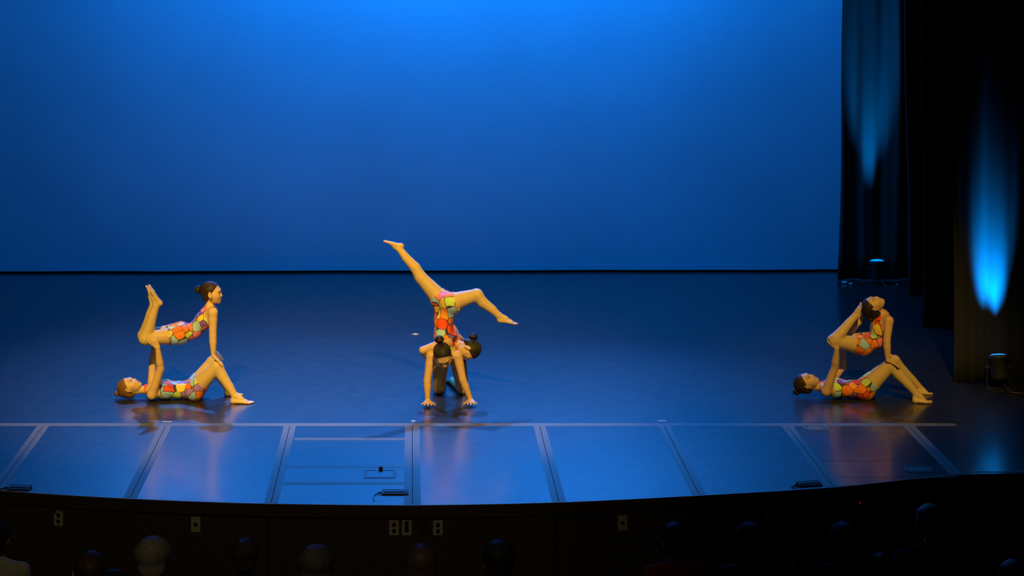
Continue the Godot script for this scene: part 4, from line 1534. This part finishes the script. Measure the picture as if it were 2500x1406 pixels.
	outlet("beige outlet with one round socket between the cable outlet and the group of four", 478, 1280, 2, beige, hole_m)
	outlet("dull outlet with two round sockets, first of the group of four", 962, 1288, 0, beige, hole_m)
	outlet("shiny steel outlet with one tall opening", 993, 1288, 1, steel, hole_m)
	outlet("black outlet between two shiny steel ones", 1033, 1288, 2, tape_d, hole_m)
	outlet("shiny steel outlet with two square openings", 1069, 1288, 4, steel, hole_m)
	outlet("beige outlet with one socket above the narrow red shirt", 1520, 1276, 2, beige, hole_m)
	outlet("worn beige outlet beside the stage edge microphone", 1880, 1256, 0, beige, hole_m)
	outlet("dark outlet above the long dark hair, one of two side by side", 2053, 1241, 0, tape_d, hole_m)
	outlet("dark outlet with a small red light, one of two side by side", 2098, 1238, 5, tape_d, hole_m)
	outlet("dark outlet beyond the balding head in the red shirt", 2318, 1216, 0, tape_d, hole_m)
	floor_mic("black boundary microphone before the taped panel with the floor pocket", 932, 1206, 997, 1206, tape_d, hole_m, -1.0, 0.19)
	floor_mic("black boundary microphone on the side of the curtain pair", 1947, 1187, 2004, 1183, tape_d, hole_m, -1.0, 0.05)
	# cable hanging over the stage front
	var pts := []
	for q in [[3, 1202], [16, 1205], [30, 1209], [44, 1216], [56, 1221], [84, 1228], [112, 1232], [128, 1240], [136, 1250]]:
		var z := 14.4
		for i in 5:
			z = front_z((q[0] - VX) / F * z) - 0.024
		pts.append(at(q[0], q[1], z))
	st = start(true)
	tube(st, pts, 0.005, 8)
	tag(part("hanging_cable", done(st), mat(Color(0.05, 0.045, 0.04), 0.5), self), "black cable drooping along the stage front to an outlet", "cable")
	floor_mic("black boundary microphone above the drooping cable", 20, 1194, 75, 1196, tape_d, hole_m, -1.0, 0.03)
	# litter on the floor
	st = start()
	var c0 := fl(1014, 816)
	box(st, Vector3(-0.016, 0.0, -0.02), Vector3(0.016, 0.008, 0.02), 0.003)
	box(st, Vector3(-0.038, 0.0, -0.006), Vector3(-0.014, 0.003, 0.006), 0.001)
	box(st, Vector3(0.014, 0.0, -0.006), Vector3(0.036, 0.003, 0.006), 0.001)
	tag(part("paper_scrap", done(st), white_m, self, c0), "white paper scrap on the floor behind the centre pair", "paper")
	for q in [[2063, 693, 0.022, "white crumpled tissue at the curtain foot beside the backdrop"], [2078, 695, 0.016, "smaller grey crumpled tissue next to the white one by the curtain"], [2190, 696, 0.010, "tiny pale scrap at the curtain foot beyond the floor light"]]:
		var tb := Buf.new()
		var r: float = q[2]
		polygonize([cap(Vector3(-r, r * 0.7, 0), Vector3(r, r * 0.6, 0), r * 0.7, r * 0.5, 0.01), cap(Vector3(0, r * 0.8, -r * 0.6), Vector3(r * 0.3, r * 0.9, r * 0.7), r * 0.6, r * 0.45, 0.008)], 0.004, 0.0, 0, tb, Vector3.ZERO, func(_p: Vector3, _t: int) -> Color: return Color.WHITE)
		tag(part("crumpled_tissue", mesh_of(tb), white_m, self, fl(q[0], q[1])), q[3], "litter", "litter at the curtain foot")
